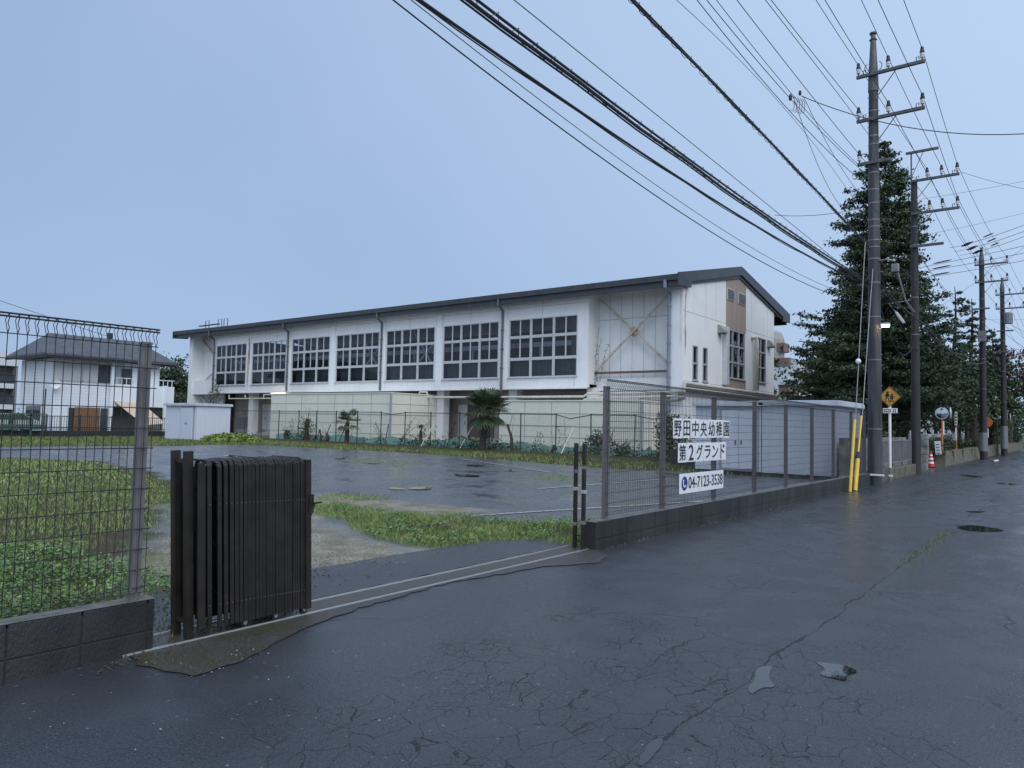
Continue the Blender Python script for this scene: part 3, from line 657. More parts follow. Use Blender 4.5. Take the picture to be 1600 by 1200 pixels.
for i, ch in enumerate(row2):
    y0 = 10.29+i*.3155; t = plate(y0+.004, y0+(.3155 if i == 3 else .3115), 1.005+(i % 2)*.003, 1.302+(i % 2)*.003, 'white plate with black character %s, %s in the lower row on the fence' % (ch, o1[i]), 'character plates on the mesh fence')
    a, b = ((.22, .78) if ch == 'ド' else (.12, .88)); w_ = .3075
    letter('2' if ch == '２' else ch, t, XS+.0022, y0+.004+w_*(a if ch != '２' else .22), y0+.004+w_*(b if ch != '２' else .78), 1.035+(.02 if ch in 'ラン' else 0), 1.272-(.02 if ch in 'ラン' else 0), M['ink'], .006 if ch != '第' else .0045)
t = thing('phone_sign', (XS, 11.2, .53), 'white board with blue telephone disc and number 04-7123-3538 low on the fence', 'sign')
MB().box(XS-.005, XS, 10.35, 12.07, .53, .835).build('plate', M['signplate'], t, bevel=.0012)
mb = MB(); k = 28; cyy, czz, rr0 = 10.53, .683, .108
mb.v = [(XS+.002, cyy+rr0*math.cos(6.2832*i/k), czz+rr0*math.sin(6.2832*i/k)) for i in range(k)]; mb.f = [tuple(range(k))]; mb.m = [0]; mb.build('telephone_disc', M['navy'], t, recalc=False)
mb = MB()   # handset: a curved bar with two ends
arc = [(cyy+.010+.062*math.cos(a), czz+.020+.075*math.sin(a)) for a in np.linspace(math.radians(165), math.radians(290), 9)]
for (a, b), (c, d) in zip(arc[:-1], arc[1:]): mb.bar((XS+.0035, a, b), (XS+.0035, c, d), .002, .026, up=(1, 0, 0)) if False else mb.prism([(a-.010, b-.006), (c-.010, d-.006), (c+.012, d+.010), (a+.012, b+.010)], XS+.003, XS+.0045, 'X')
mb.prism([(cyy-.062, czz+.035), (cyy-.030, czz+.028), (cyy-.022, czz+.056), (cyy-.052, czz+.066)], XS+.003, XS+.005, 'X')
mb.prism([(cyy+.014, czz-.058), (cyy+.044, czz-.048), (cyy+.05, czz-.02), (cyy+.024, czz-.026)], XS+.003, XS+.005, 'X'); mb.build('handset_mark', M['signplate'], t)
letter('04-7123-3538', t, XS+.0022, 10.675, 12.03, .60, .775, M['ink'], .0045)

# ================================================================== FOLDING GATE
def lean(p, k): return (p[0], p[1]-k*p[2], p[2])
gt = thing('folding_gate', (-5.02, 3.2, 0), 'folded dark bronze concertina gate with many vertical slats on small wheels', 'gate')
XF, XB = -4.86, -5.17
for nm, x, y in (('a', -5.10, 2.728), ('b', -4.93, 2.729)):
    mb = MB(); mb.bar((x, y, -.02), (x, y-.064, 1.305), .052, .052, up=(1, 0, 0)); mb.build('gate_post', M['brown'], gt, bevel=.003)
mb = MB(); mb.bar((-5.10, 2.668, 1.235), (-4.93, 2.670, 1.235), .03, .03); mb.bar((-5.10, 2.72, .12), (-4.93, 2.723, .12), .03, .03); mb.build('post_crossbar', M['brown'], gt)
for z in (1.03, .34):
    mb = MB(); yy = 2.745-.05*z; mb.box(-5.02, -5.012, yy-.0, yy+.06, z-.05, z+.05); mb.tube([(-5.005, yy+.03, z-.055), (-5.005, yy+.03, z+.055)], .008, 8); mb.build('hinge', M['steel'], gt)
nS = 26
def frame_arch(mb, y, wd, k, m=0, x0=XB, x1=XF, top=1.235):
    pts = [(x1, .06), (x1, top-.035), (x1-.012, top-.010), (x1-.035, top), (x0+.035, top), (x0+.012, top-.010), (x0, top-.035), (x0, .06)]
    th = .014
    for (xa, za), (xb, zb) in zip(pts[:-1], pts[1:]):
        A = np.array((xa, y-k*za, za)); B = np.array((xb, y-k*zb, zb)); d = (B-A)/np.linalg.norm(B-A); mb.bar(A-d*.001, B+d*.001, wd, th, m, up=np.cross(d, (0, 1, 0)))
for i in range(nS):
    f = i/(nS-1); y = 2.845+.79*(f**.72); k = .05-.005*f
    mb = MB(); frame_arch(mb, y, .032-.0135*f, k, 0, XB+.002*(i % 3), XF-.002*(i % 3), 1.237-.004*((i*7) % 4)); mb.build('slat_frame', M['brown'], gt, bevel=.0015)
    if i < nS-1:
        mb = MB(); y2 = y+.016; k2 = k
        mb.bar((XF-.03, y2, .10), (XF-.03, y2-k2*1.18, 1.18), .02, .012, up=(1, 0, 0)); mb.bar((XB+.03, y2, .10), (XB+.03, y2-k2*1.18, 1.18), .052, .012, up=(1, 0, 0)); mb.bar((XB+.16, y2+.02, .10), (XB+.16, y2+.02-k2*1.18, 1.16), .045, .012, up=(1, 0, 0))  # wide bars added behind the slats so the gaps look black
        for z in (.28, .62, .95): mb.tube([(XF-.03, y-k*z, z), (XB+.03, y2-k2*z+.01, z+.09)], .006, 5)
        mb.build('lattice_bar', M['gatein'], gt)
mb = MB(); mb.bar((XF+.006, 2.775, .07), (XF+.006, 2.722, 1.225), .055, .02, up=(1, 0, 0)); mb.bar((XB+.03, 2.78, .07), (XB+.03, 2.722, 1.225), .06, .02, up=(1, 0, 0)); mb.build('end_stile', M['brown'], gt, bevel=.002)
mb = MB(); mb.bar((XF+.004, 3.668, .05), (XF+.004, 3.615, 1.225), .05, .03, up=(1, 0, 0)); mb.bar((XB+.004, 3.67, .05), (XB+.004, 3.615, 1.225), .05, .03, up=(1, 0, 0)); mb.bar((XB+.004, 3.616, 1.21), (XF, 3.616, 1.21), .05, .03); mb.build('end_stile', M['brown'], gt, bevel=.002)
mb = MB(); mb.box(-4.85, -4.83, 3.63, 3.67, .80, .95); mb.tube([(-4.835, 3.655, .88), (-4.80, 3.67, .885), (-4.795, 3.72, .885)], .008, 7); mb.tube([(-4.80, 3.66, .885), (-4.80, 3.62, .78)], .007, 6); mb.build('latch_handle', M['brown'], gt)
for yy in (3.22, 3.52):
    mb = MB(); mb.tube([(XF+.012, yy, .35), (XF+.012, yy-.03, 1.20), (XF-.02, yy-.035, 1.246), (XB+.02, yy-.03, 1.246), (XB-.01, yy-.03, 1.2)], .0035, 5); mb.build('tie_cord', M['rubber'], gt)
mb = MB()
for i in range(nS):
    f = i/(nS-1); y = 2.845+.79*(f**.72)-(.05-.005*f)*.93
    for z in (.93, .22): mb.tube([(XF+.007, y+.05*(.93-z), z-.02*f), (XF+.0095, y+.05*(.93-z), z-.02*f)], .0035, 6)
tag(mb.build('rivets', M['galv'], gt), kind='stuff')
for i, (x, y) in enumerate([(XF-.045, 3.14), (XF-.045, 3.40), (XF-.045, 3.66), (XB+.03, 3.2), (XB+.03, 3.46), (XB+.03, 2.95)]):
    mb = MB(); mb.tube([(x-.014, y, .032), (x+.014, y, .032)], .030, 18, 0); mb.build('wheel', M['rubber'], gt, smooth=False)
    mb = MB(); mb.bar((x+.018, y, .03), (x+.018, y, .11), .004, .03, up=(0, 1, 0)); mb.tube([(x+.014, y, .032), (x+.022, y, .032)], .010, 10); mb.build('wheel_bracket', M['steel'], gt)
for x, y0, y1, lb in ((-4.86, 2.25, 7.86, 'front steel ground rail of the gateway beside the road'), (-5.17, 2.6, 7.93, 'rear steel ground rail of the gateway beside the new asphalt')):
    mb = MB(); mb.box(x-.009, x+.009, y0, y1, -.01, .015); mb.box(x-.013, x+.013, y0, y1, -.01, .0085)
    tag(mb.build('ground_rail', M['steel'], bevel=.002), lb, 'rail', 'ground rails of the gate')
lt = thing('latch_frame', (-4.96, 7.78, 0), 'slim dark ladder-like catch posts at the end of the gate rails', 'gate post')
for x, y in ((-5.065, 7.86), (-4.88, 7.76)):
    mb = MB(); mb.box(x-.021, x+.021, y-.021, y+.021, -.01, 1.315); mb.build('catch_post', M['brown'], lt, bevel=.003)
for z in (1.20, .17):
    mb = MB(); mb.bar((-5.05, 7.851, z), (-4.895, 7.769, z), .018, .018); mb.build('crossbar', M['brown'], lt)
mb = MB(); mb.tube([(-5.05, 7.85, .745), (-4.895, 7.768, .725)], .006, 6); mb.build('latch_rod', M['steel'], lt)
for x, y, z in ((-5.065, 7.86, .96), (-4.88, 7.76, 1.02), (-5.065, 7.86, .74), (-4.88, 7.76, .72), (-5.065, 7.86, .30), (-4.88, 7.76, .34)):
    mb = MB(); mb.box(x-.026, x+.026, y-.026, y+.026, z-.022, z+.022); mb.build('clip_band', M['silver'] if .6 < z < .8 else M['galv'], lt, bevel=.002)

# ================================================================== SCHOOL GYM
gym = thing('school_gym', (-41, 36, 0), 'long white two-storey school gym with dark roof and seven big window grids', 'building')
YF, XG, XL, XR, YB = 36.0, -16.6, -67.2, -22.5, 50.5
XLr = -63.0
rooft = lambda y: 9.50+(y-35.3)*.22 if y < 43.9 else 11.40-(y-43.9)*.188
under = lambda y: rooft(y)-.28
def holed(mb, s0, s1, z0, zt, holes, place, m=0):
    """wall of slices with openings; place(sa, sb, za0, za1, zb0, zb1) adds one piece"""
    cuts = sorted({s0, s1, *[h[0] for h in holes], *[h[1] for h in holes]})
    for a, b in zip(cuts[:-1], cuts[1:]):
        hs = sorted([h for h in holes if h[0] <= a+1e-6 and h[1] >= b-1e-6], key=lambda h: h[2]); lo = z0
        for h in hs: place(a, b, lo, h[2], lo, h[2]); lo = h[3]
        place(a, b, lo, zt(a), lo, zt(b))
wins = []
for u0, u1 in [(338, 385), (394, 447), (456, 515), (525, 592), (603, 679), (692, 779), (795, 902)]:
    wins.append((onY(u0, 560, YF)[0], onY(u1, 560, YF)[0], 4.37, 8.02))
mb = MB()
def pf(a, b, za0, za1, zb0, zb1): mb.prism([(a, za0), (b, zb0), (b, zb1), (a, za1)], YF, YF+.2, 'Y')
holed(mb, XLr, XR, 3.72, lambda s: 9.32, wins, pf)
mb.box(XLr, XR, YF+.2, YF+2.2, 3.72, 3.9)                     # overhanging floor edge
mb.box(XR-.2, XR, YF+.2, YF+1.2, 3.72, 9.4); mb.box(XLr, XLr+.2, YF+.2, YF+1.2, 3.72, 9.4)
for x in [(wins[i][1]+wins[i+1][0])/2 for i in range(6)]: mb.box(x-.24, x+.24, YF-.05, YF, 3.72, 8.72 if True else 0)
for i in range(7): 
    xc = (wins[i][0]+wins[i][1])/2; mb.box(xc-.006, xc+.006, YF-.003, YF, 8.05, 9.3, 1)
for z in (8.70,): mb.box(XLr+.02, XR-.02, YF-.004, YF, z-.008, z+.008, 1)
for i in range(6):
    x = (wins[i][1]+wins[i+1][0])/2
    mb.box(x-.3, x-.29, YF-.003, YF, 3.75, 9.3, 1); mb.box(x+.29, x+.3, YF-.003, YF, 3.75, 9.3, 1)
mb.box(XLr, XR, YF-.06, YF+.0, 3.64, 3.76)                    # drip edge
mb.build('upper_wall', [M['gym'], M['seam']], gym)
# recessed bay walls with vertical panel seams
for a, b in ((XR, XG-.75), (XL+.5, XLr)):
    mb = MB()
    mb.box(a, b, YF+1.2, YF+1.4, .0, 9.5); n = 7 if a == XR else 4
    for i in range(1, n): x = a+(b-a)*i/n; mb.box(x-.008, x+.008, YF+1.195, YF+1.2, 4.3, 9.2, 1)
    mb.box(a, b, YF+1.194, YF+1.2, 7.72, 7.74, 1); mb.box(a-.2 if a < -60 else a, b, YF+.95, YF+1.193, 3.55, 4.25)
    mb.build('recessed_wall', [M['gym'], M['seam']], gym)
MB().box(XG-.8, XG-.2, YF, YF+1.4, 0, 9.35).build('corner_pier', M['gym'], gym); MB().box(XL, XL+.6, YF, YF+1.4, 0, 9.35).build('corner_pier', M['gym'], gym)
# gable wall
gh = [(37.18, 37.85, 4.08, 6.0), (38.52, 39.17, 4.08, 6.02), (41.97, 44.95, 4.52, 7.48), (46.95, 48.82, 4.56, 7.52)]
mb = MB()
def pg(a, b, za0, za1, zb0, zb1): mb.prism([(a, za0), (b, zb0), (b, zb1), (a, za1)], XG-.2, XG, 'X')
holed(mb, YF, YB, 0, under, gh+[(43.0, 43.0001, 20, 20)] if False else gh, pg)
mb.prism([(YF+5.5, under(YF+5.5)-.4), (YB-4.5, under(YF+5.5)-.4), (43.9, under(43.9))], XG-.19, XG-.001, 'X')
mb.box(XG, XG+.004, YF, YB, 7.72, 7.74, 1); mb.box(XG, XG+.004, YF, YB, 4.0, 4.015, 1)
for y in (37.3, 38.9, 40.4, 46.1, 49.2, 49.9): mb.box(XG, XG+.003, y-.005, y+.005, 7.74, under(y)-.1, 1)
mb.build('gable_wall', [M['gable'], M['seam']], gym)
mb = MB(); mb.box(XG, XG+.03, 41.88, 45.1, 7.5, 10.3); mb.prism([(41.88, 10.3), (45.1, 10.3), (45.1, under(45.1)), (43, under(43)), (41.88, under(41.88))], XG, XG+.03, 'X')
for y in (42.7, 43.5, 44.3): mb.box(XG+.03, XG+.034, y-.006, y+.006, 7.5, 10.2, 1)
mb.build('tan_panel', [M['tan'], M['seam']], gym); mb = MB(); mb.box(XG, XG+.03, 41.88, 45.1, 3.95, 4.5)
for y in (42.7, 43.5, 44.3): mb.box(XG+.03, XG+.034, y-.006, y+.006, 3.95, 4.5, 1)
mb.build('tan_panel', [M['tan'], M['seam']], gym)
mb = MB(); mb.box(XL, XL+.2, YF+1.4, YB, 0, 9.4); mb.build('side_wall', M['gym'], gym)
mb = MB(); mb.box(XL, XG-.2, YB-.2, YB, 0, 9.4); mb.build('rear_wall', M['inside'], gym)
mb = MB(); mb.box(XL+.2, XG-.2, YF+2.2, YB-.2, 3.74, 3.88); mb.build('upper_floor', M['inside'], gym)
# lower storey under the overhang
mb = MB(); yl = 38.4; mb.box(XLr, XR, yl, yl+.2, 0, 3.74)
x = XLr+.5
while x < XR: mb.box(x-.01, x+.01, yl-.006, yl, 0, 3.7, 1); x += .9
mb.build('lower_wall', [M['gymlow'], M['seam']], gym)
for u in (396, 692, 805, 928):
    p = onY(u, 640, 36.9)[0]; mb = MB(); mb.box(p-.32, p+.32, 36.6, 37.2, 0, 3.72); mb.build('pillar', M['gym'], gym)
for u0, u1, mt_, z0 in ((409, 417, 'gym', .45), (417.5, 425, 'gym', .45), (706, 715, 'gymlow', .5), (715.5, 730, 'white', .5), (730.5, 749, 'brownwood', .5), (749.5, 772, 'brownwood', .5)):
    a, b = onY(u0, 660, yl-.06)[0], onY(u1, 660, yl-.06)[0]
    mb = MB(); mb.box(a+.02, b-.02, yl-.08, yl-.008, z0, 2.75); mb.box(b-.22, b-.16, yl-.12, yl-.08, 1.35, 1.6, 1); d = mb.build('door', [M[mt_], M['seam']], gym, bevel=.01)
a, b = onY(690, 686, 36.2)[0], onY(790, 686, 36.2)[0]
mb = MB()
for i in range(3): mb.box(a+.3*i, b-.3*i, 36.0+.35*i, yl-.0, .0, .17*(i+1))
mb.build('steps', M['conc'], gym, bevel=.01)
mb = MB(); a, b = onY(395, 686, 36.2)[0], onY(425, 686, 36.2)[0]
for i in range(3): mb.box(a+.3*i, b, 36.3+.35*i, yl, .0, .15*(i+1))
mb.build('steps', M['conc'], gym, bevel=.01)
a, b = onY(368.5, 660, yl-.1)[0], onY(385, 660, yl-.1)[0]
mb = MB(); mb.box(a, b, yl-.12, yl-.01, .55, 1.55)
for i in range(8): mb.box(a+.08, b-.08, yl-.14, yl-.12, .62+i*.11, .67+i*.11, 1)
mb.build('louvre_panel', [M['down'], M['seam']], gym)
# window grids
def window(mbf, mbg, place, W, z0, z1, cols, rows, halves, fw=.07):
    """rows: z fractions; halves: rows whose cells are split in two"""
    pass
for (a, b, z0, z1) in wins:
    f = MB(); W = b-a; hz = z1-z0; y0, y1 = YF-.02, YF+.10
    zr = [z0, z0+hz*.315, z0+hz*.69, z1]
    f.box(a, a+.07, y0, y1, z0, z1); f.box(b-.07, b, y0, y1, z0, z1); f.box(a+.07, b-.07, y0, y1, z0, z0+.07); f.box(a+.07, b-.07, y0, y1, z1-.07, z1)
    f.box(a-.06, b+.06, YF-.09, YF-.0201, z0-.05, z0+.02)
    for z in zr[1:3]: f.box(a+.07, b-.07, y0+.01, y1, z-.09, z+.09)
    for c in (1, 2):
        x = a+W*c/3; f.box(x-.08, x+.08, y0-.005, y1+.01, z0+.07, z1-.07)
    for c in range(3):
        x = a+W*(c+.5)/3; f.box(x-.042, x+.042, y0+.03, y1-.01, zr[1]+.06, zr[2]-.06); f.box(x-.042, x+.042, y0+.03, y1-.01, zr[2]+.06, z1-.07)
    wo_ = f.build('window', M['frame'], gym, bevel=.006)
    g = MB(); g.quad((a+.02, YF+.05, z0+.02), (b-.02, YF+.05, z0+.02), (b-.02, YF+.05, z1-.02), (a+.02, YF+.05, z1-.02)); g.build('pane', M['glass'], wo_, recalc=False)
mb = MB()
for (a, b, z0, z1) in wins:
    n = 26; y = YF+.42
    xs_ = np.linspace(a+.05, b-.05, n*2)
    for i in range(len(xs_)-1): mb.quad((xs_[i], y+.05*(i % 2), z0-.1), (xs_[i+1], y+.05*((i+1) % 2), z0-.1), (xs_[i+1], y+.05*((i+1) % 2), z0+1.12), (xs_[i], y+.05*(i % 2), z0+1.12))
a, b, z0, z1 = wins[6]; mb2 = mb
for i in range(8): mb.quad((b-.7+i*.08, YF+.4+.05*(i % 2), z0), (b-.62+i*.08, YF+.4+.05*((i+1) % 2), z0), (b-.62+i*.08, YF+.4+.05*((i+1) % 2), z1), (b-.7+i*.08, YF+.4+.05*(i % 2), z1))
mb.build('curtain', M['curtain'], gym, recalc=False)
mb = MB(); mb.box(XLr+1, XR-1, YF+1.5, YF+1.75, 6.42, 6.72)
for i in range(7):
    a, b, z0, z1 = wins[i]
    if i in (3, 4):
        mb.bar((a+.6, YF+1.2, 4.3), (b-.2, YF+1.2, 8.0), .14, .14); mb.bar((b-.2, YF+1.0, 4.3), (a+1.8, YF+1.0, 8.0), .14, .14)
    mb.box(b-1.4, b-1.28, YF+1.6, YF+1.72, 4.0, 6.42); mb.box(a+1.2, a+1.32, YF+1.6, YF+1.72, 4.0, 6.42)
mb.build('inner_gallery', M['inwhite'], gym)
def gwin(y0, y1, z0, z1, cols, zs, nm):
    f = MB(); x0, x1 = XG-.1, XG+.035
    f.box(x0, x1, y0, y0+.08, z0, z1); f.box(x0, x1, y1-.08, y1, z0, z1); f.box(x0, x1, y0+.08, y1-.08, z0, z0+.08); f.box(x0, x1, y0+.08, y1-.08, z1-.08, z1); f.box(x1, x1+.06, y0-.05, y1+.05, z0-.05, z0+.01)
    for c in range(1, cols): y = y0+(y1-y0)*c/cols; f.box(x0, x1-.004, y-.05, y+.05, z0+.08, z1-.08)
    for z in zs: f.box(x0, x1-.008, y0+.08, y1-.08, z-.055, z+.055)
    o = f.build(nm, M['framegrey'], gym, bevel=.006); g = MB(); g.quad((XG-.05, y0+.02, z0+.02), (XG-.05, y1-.02, z0+.02), (XG-.05, y1-.02, z1-.02), (XG-.05, y0+.02, z1-.02)); g.build('pane', M['glass'], o, recalc=False)
    c = MB(); nn = 14
    for i in range(nn): c.quad((XG-.3+.04*(i % 2), y0+(y1-y0)*i/nn, z0), (XG-.3+.04*((i+1) % 2), y0+(y1-y0)*(i+1)/nn, z0), (XG-.3+.04*((i+1) % 2), y0+(y1-y0)*(i+1)/nn, z0+(z1-z0)*.33), (XG-.3+.04*(i % 2), y0+(y1-y0)*i/nn, z0+(z1-z0)*.33))
    c.build('curtain', M['shutter'], o, recalc=False)
gwin(41.97, 44.95, 4.52, 7.48, 3, (5.5, 6.5), 'window'); gwin(46.95, 48.82, 4.56, 7.52, 2, (5.55, 6.55), 'window')
gwin(*gh[0], 1, (5.02,), 'slit_window'); gwin(*gh[1], 1, (5.05,), 'slit_window')
for y0, y1 in ((41.95, 43.05), (43.72, 44.98)):
    f = MB(); f.box(XG+.03, XG+.07, y0, y1, 9.2, 9.92)
    for i in range(8): f.prism([(XG+.07, 9.26+i*.08), (XG+.10, 9.26+i*.08), (XG+.07, 9.31+i*.08)], y0+.06, y1-.06, 'Y', 1)
    f.build('vent_louvre', [M['frame'], M['downd']], gym)
for y in (40.85, 49.35):
    f = MB(); f.prism([(XG, 7.05), (XG+.42, 7.05), (XG+.42, 7.18), (XG+.12, 7.52), (XG, 7.52)], y-.25, y+.3, 'Y'); f.box(XG+.08, XG+.38, y-.18, y+.22, 6.98, 7.05, 1); f.build('vent_hood', [M['conc'], M['downd']], gym)
f = MB(); f.box(XG, XG+.28, 41.35, 41.8, 4.05, 7.5); f.build('duct', M['frame'], gym, bevel=.03)
f = MB(); f.tube([(XG+.02, 46.2, 7.3), (XG+.2, 46.3, 7.4), (XG+.26, 46.4, 7.2), (XG+.26, 46.4, 4.0)], .14, 10); f.build('duct', M['pipe'], gym, smooth=True)
# roof
mb = MB(); xl, xr = XL-1.35, XG+.12; YE, YK, YR = 35.3, 53.2, 43.9
mb.prism([(YE, rooft(YE)), (YR, rooft(YR)), (YK, rooft(YK)), (YK, rooft(YK)-.16), (YR, rooft(YR)-.16), (YE, rooft(YE)-.16)], xl, xr, 'X')
x = xl+.2
while x < xr-.1:
    for ya, yb in ((YE-.15, YR), (YR, YK+.05)): mb.bar((x, ya, rooft(ya)+.05), (x, yb, rooft(yb)+.05), .09, .10)
    x += .48
mb.build('roof', M['roof'], gym)
mb = MB(); mb.prism([(YE+.1, 9.24), (YR, under(YR)), (YK-.9, under(YK-.9)), (YK-.9, under(YK-.9)-.05), (YR, under(YR)-.05), (37.6, 9.42), (YE+.1, 9.12)], xl+.05, xr-.1, 'X'); mb.build('soffit', M['soffit'], gym)
mb = MB(); mb.box(xl, xr-.02, YE-.02, YE+.10, 8.93, 9.38); mb.prism([(YE-.22, 9.53), (YE-.02, 9.53), (YE-.02, 9.25), (YE-.16, 9.25)], xl-.05, xr, 'X', 1); mb.box(xl, xr-.1, YK-.1, YK+.02, 9.0, 9.6); mb.build('gutter', [M['fascia'], M['roof']], gym)
def verge(x0, x1):
    mb = MB(); bt = [(YK+.2, 9.15), (51.9, 9.1), (51.9, 9.4), (YR, 10.98), (36.55, 9.36), (36.55, 9.02), (YE-.28, 8.92)]
    mb.prism([(YE-.28, 9.60), (YR, 11.52), (YR, 10.98), (36.55, 9.36), (36.55, 9.02), (YE-.28, 8.92)], x0, x1, 'X'); mb.prism([(YR, 11.52), (YK+.2, 9.78), *bt[:4]], x0, x1, 'X')
    xi0, xi1 = (x0-.09, x0) if x1 > -30 else (x1, x1+.09)
    mb.prism([(36.2, 9.36), (YR, 11.0), (YR, 10.78), (36.2, 9.16)], xi0, xi1, 'X'); mb.prism([(YR, 11.0), (51.9, 9.45), (51.9, 9.25), (YR, 10.78)], xi0, xi1, 'X')
    mb.build('verge_fascia', M['fascia'], gym)
verge(XG+.10, XG+.2); verge(XL-1.45, XL-1.35)
mb = MB()
for x in (-65.4, -63.2, -62.2): mb.tube([(x, 36.5, 9.7), (x, 36.5, 10.55), (x+.6, 36.5, 10.55), (x+.6, 36.5, 9.7)], .035, 5)
mb.box(-66.5, -63, 36.4, 36.6, 10.1, 10.18); mb.build('roof_hatch_rail', M['chainpost'], gym)
# downpipes, braces
for u, zb in ((334, 3.8), (449, 3.75), (595, 3.7), (784, 3.5)):
    x = onY(u, 560, YF-.12)[0]; mb = MB(); xt = onY(u-6, 490, 35.2)[0]; mb.tube([(xt, 35.2, 9.3), (xt, 35.2, 8.9), (x, YF-.15, 8.65), (x, YF-.12, 7.9), (x, YF-.12, zb)], .075, 8)
    for z in (7.4, 6.2, 5.0): mb.box(x-.1, x+.1, YF-.2, YF-.02, z-.03, z+.03)
    mb.build('downpipe', M['downd'], gym, smooth=False)
x = XG-.78; mb = MB(); xt = onY(1039, 450, 35.2)[0]; mb.tube([(xt, 35.2, 9.3), (xt, 35.2, 8.95), (x, YF-.1, 8.7), (x, YF-.1, 8.1), (x, YF-.1, .1)], .10, 10)
for z in (8, 7, 6, 5, 4.2): mb.tube([(x, YF-.1, z-.04), (x, YF-.1, z+.04)], .125, 10)
mb.build('downpipe', M['down'], gym)
def xbrace(x0, x1, z0, z1, y):
    mb = MB(); mb.bar((x0, y, z1), (x1, y, z0), .11, .11); mb.bar((x0, y-.14, z0), (x1, y-.14, z1), .11, .11)
    xc, zc = (x0+x1)/2, (z0+z1)/2; mb.bar((xc-.22, y-.1, zc+.2), (xc+.22, y-.1, zc-.2), .22, .06, 1); mb.prism([(xc-.3, zc-.08), (xc, zc-.32), (xc+.3, zc+.08), (xc, zc+.32)], y-.06, y-.04, 'Y', 1)
    mb.build('cross_brace', [M['rustbrace'], M['rust']], gym)
    mb = MB(); mb.box(x0-.45, x1+.15, y-.12, y+.1, z0-.22, z0-.1); mb.build('brace_beam', M['beamred'], gym)
xbrace(XR+.15, XG-1.0, 4.75, 9.0, YF+.85)
mb = MB(); mb.bar((XL+.75, YF+.9, 8.8), (XLr-.1, YF+.9, 6.4), .13, .13); mb.bar((XLr-.1, YF+.9, 6.3), (XL+.75, YF+.9, 4.6), .13, .13); mb.bar((XL+.7, YF+.9, 3.5), (XLr-.5, YF+.9, 1.9), .13, .13); mb.build('cross_brace', M['rustbrace'], gym)
mb = MB(); mb.box(XL+.4, XLr+.1, YF+.2, YF+1.2, 3.6, 4.9); mb.build('bay_ledge', M['gym'], gym)
mb = MB(); mb.bar((-20.3, 36.9, 2.5), (-18.9, 36.9, 3.5), .1, .1); mb.bar((-20.4, 36.9, 1.6), (-18.2, 36.9, .1), .1, .1); mb.build('cross_brace', M['rustbrace'], gym)
# pipes under the overhang and along the gable
def pp(px, y, r, m, nm='pipe'):
    mb = MB(); mb.tube([onY(u, v, y) for u, v in px], r, 8); mb.build(nm, m, gym)
pp([(655, 617), (656, 612.5), (667, 612.5), (669, 621), (800, 620.5), (912, 619.5), (918, 615), (1063, 612.5)], YF-.25, .07, M['pipe'])
pp([(912, 624.5), (930, 622), (1063, 618.5)], YF-.3, .06, M['pipe']); pp([(940, 628), (1063, 625.5)], YF-.3, .05, M['pipedark'])
pp([(358, 617), (358, 623), (424, 622.5)], YF-.2, .055, M['pipe']); pp([(383, 617), (383, 621)], YF-.2, .05, M['pipe']); pp([(412, 622), (412, 617), (424, 616.5)], YF-.2, .055, M['pipe'])
for dz, r, m_n in ((3.86, .09, 'pipe'), (3.70, .08, 'pipedark'), (3.58, .07, 'pipe'), (3.46, .07, 'pipedark')):
    mb = MB(); mb.tube([(XG-.1, YF-.3, dz-.45), (XG+.22, YF-.3, dz-.45), (XG+.22, YF-.3, dz), (XG+.22, YF+.4, dz), (XG+.22, YB, dz-.05)], r, 8); mb.build('pipe', M[m_n], gym)
# lit tube under the overhang
p = onY(429, 618, 35.3); t = thing('tube_lamp', (p[0], p[1], 3.5), 'small lit tube lamp glowing under the gym overhang above the cream annex', 'lamp')
MB().box(p[0]-1.1, p[0]+1.3, 35.75, 35.85, 3.56, 3.64).build('housing', M['lampgrey'], t); MB().tube([(p[0]-1.0, 35.65, 3.54), (p[0]+.9, 35.65, 3.54)], .05, 8).build('tube', M['tubelit'], t)

# cream prefab annexes
def annex(u0, u1, y0, y1, vtop, label, side):
    a, b = onY(u0, 620, y0)[0], onY(u1, 620, y0)[0]; zt = onY((u0+u1)/2, vtop, y0)[2]
    t = thing('annex_building', ((a+b)/2, (y0+y1)/2, 0), label, 'building', 'cream panel annexes below the gym')
    mb = MB(); mb.box(a, b, y0, y1, 0, zt)
    n = round((b-a)/1.85)
    for i in range(1, n): x = a+(b-a)*i/n; mb.box(x-.012, x+.012, y0-.006, y0, .2, zt-.02, 1)
    for z, mm, h in ((zt-.68, 1, .01), (zt-1.38, 2, .03), (zt-2.0, 1, .008), (zt-2.65, 2, .02)):
        if z > 0: mb.box(a+.01, b-.01, y0-.012, y0, z-h, z+h, mm); mb.box(b, b+.012, y0+.01, y1-.01, z-h, z+h, mm)
    for i in range(1, 3): y = y0+(y1-y0)*i/3; mb.box(b, b+.006, y-.012, y+.012, .2, zt-.02, 1)
    mb.build('wall', [M['cream'], M['seam'], M['seam2']], t)
    mb = MB(); mb.box(b-.02, b+.09, y0-.09, y0+.02, 0, zt+.02); mb.build('corner_post', M['seam2'], t)
    mb = MB(); mb.box(a-.04, b+.04, y0-.05, y1+.02, zt, zt+.07); mb.build('roof', M['cream'], t); return a, b, zt
annex(424, 611, 32.4, 37.6, 615.5, 'cream panelled annex with dark corner post left of the gym steps', 1)
annex(781, 1003, 33.6, 36.2, 627, 'cream panelled annex right of the brown door behind the catch posts', 1)

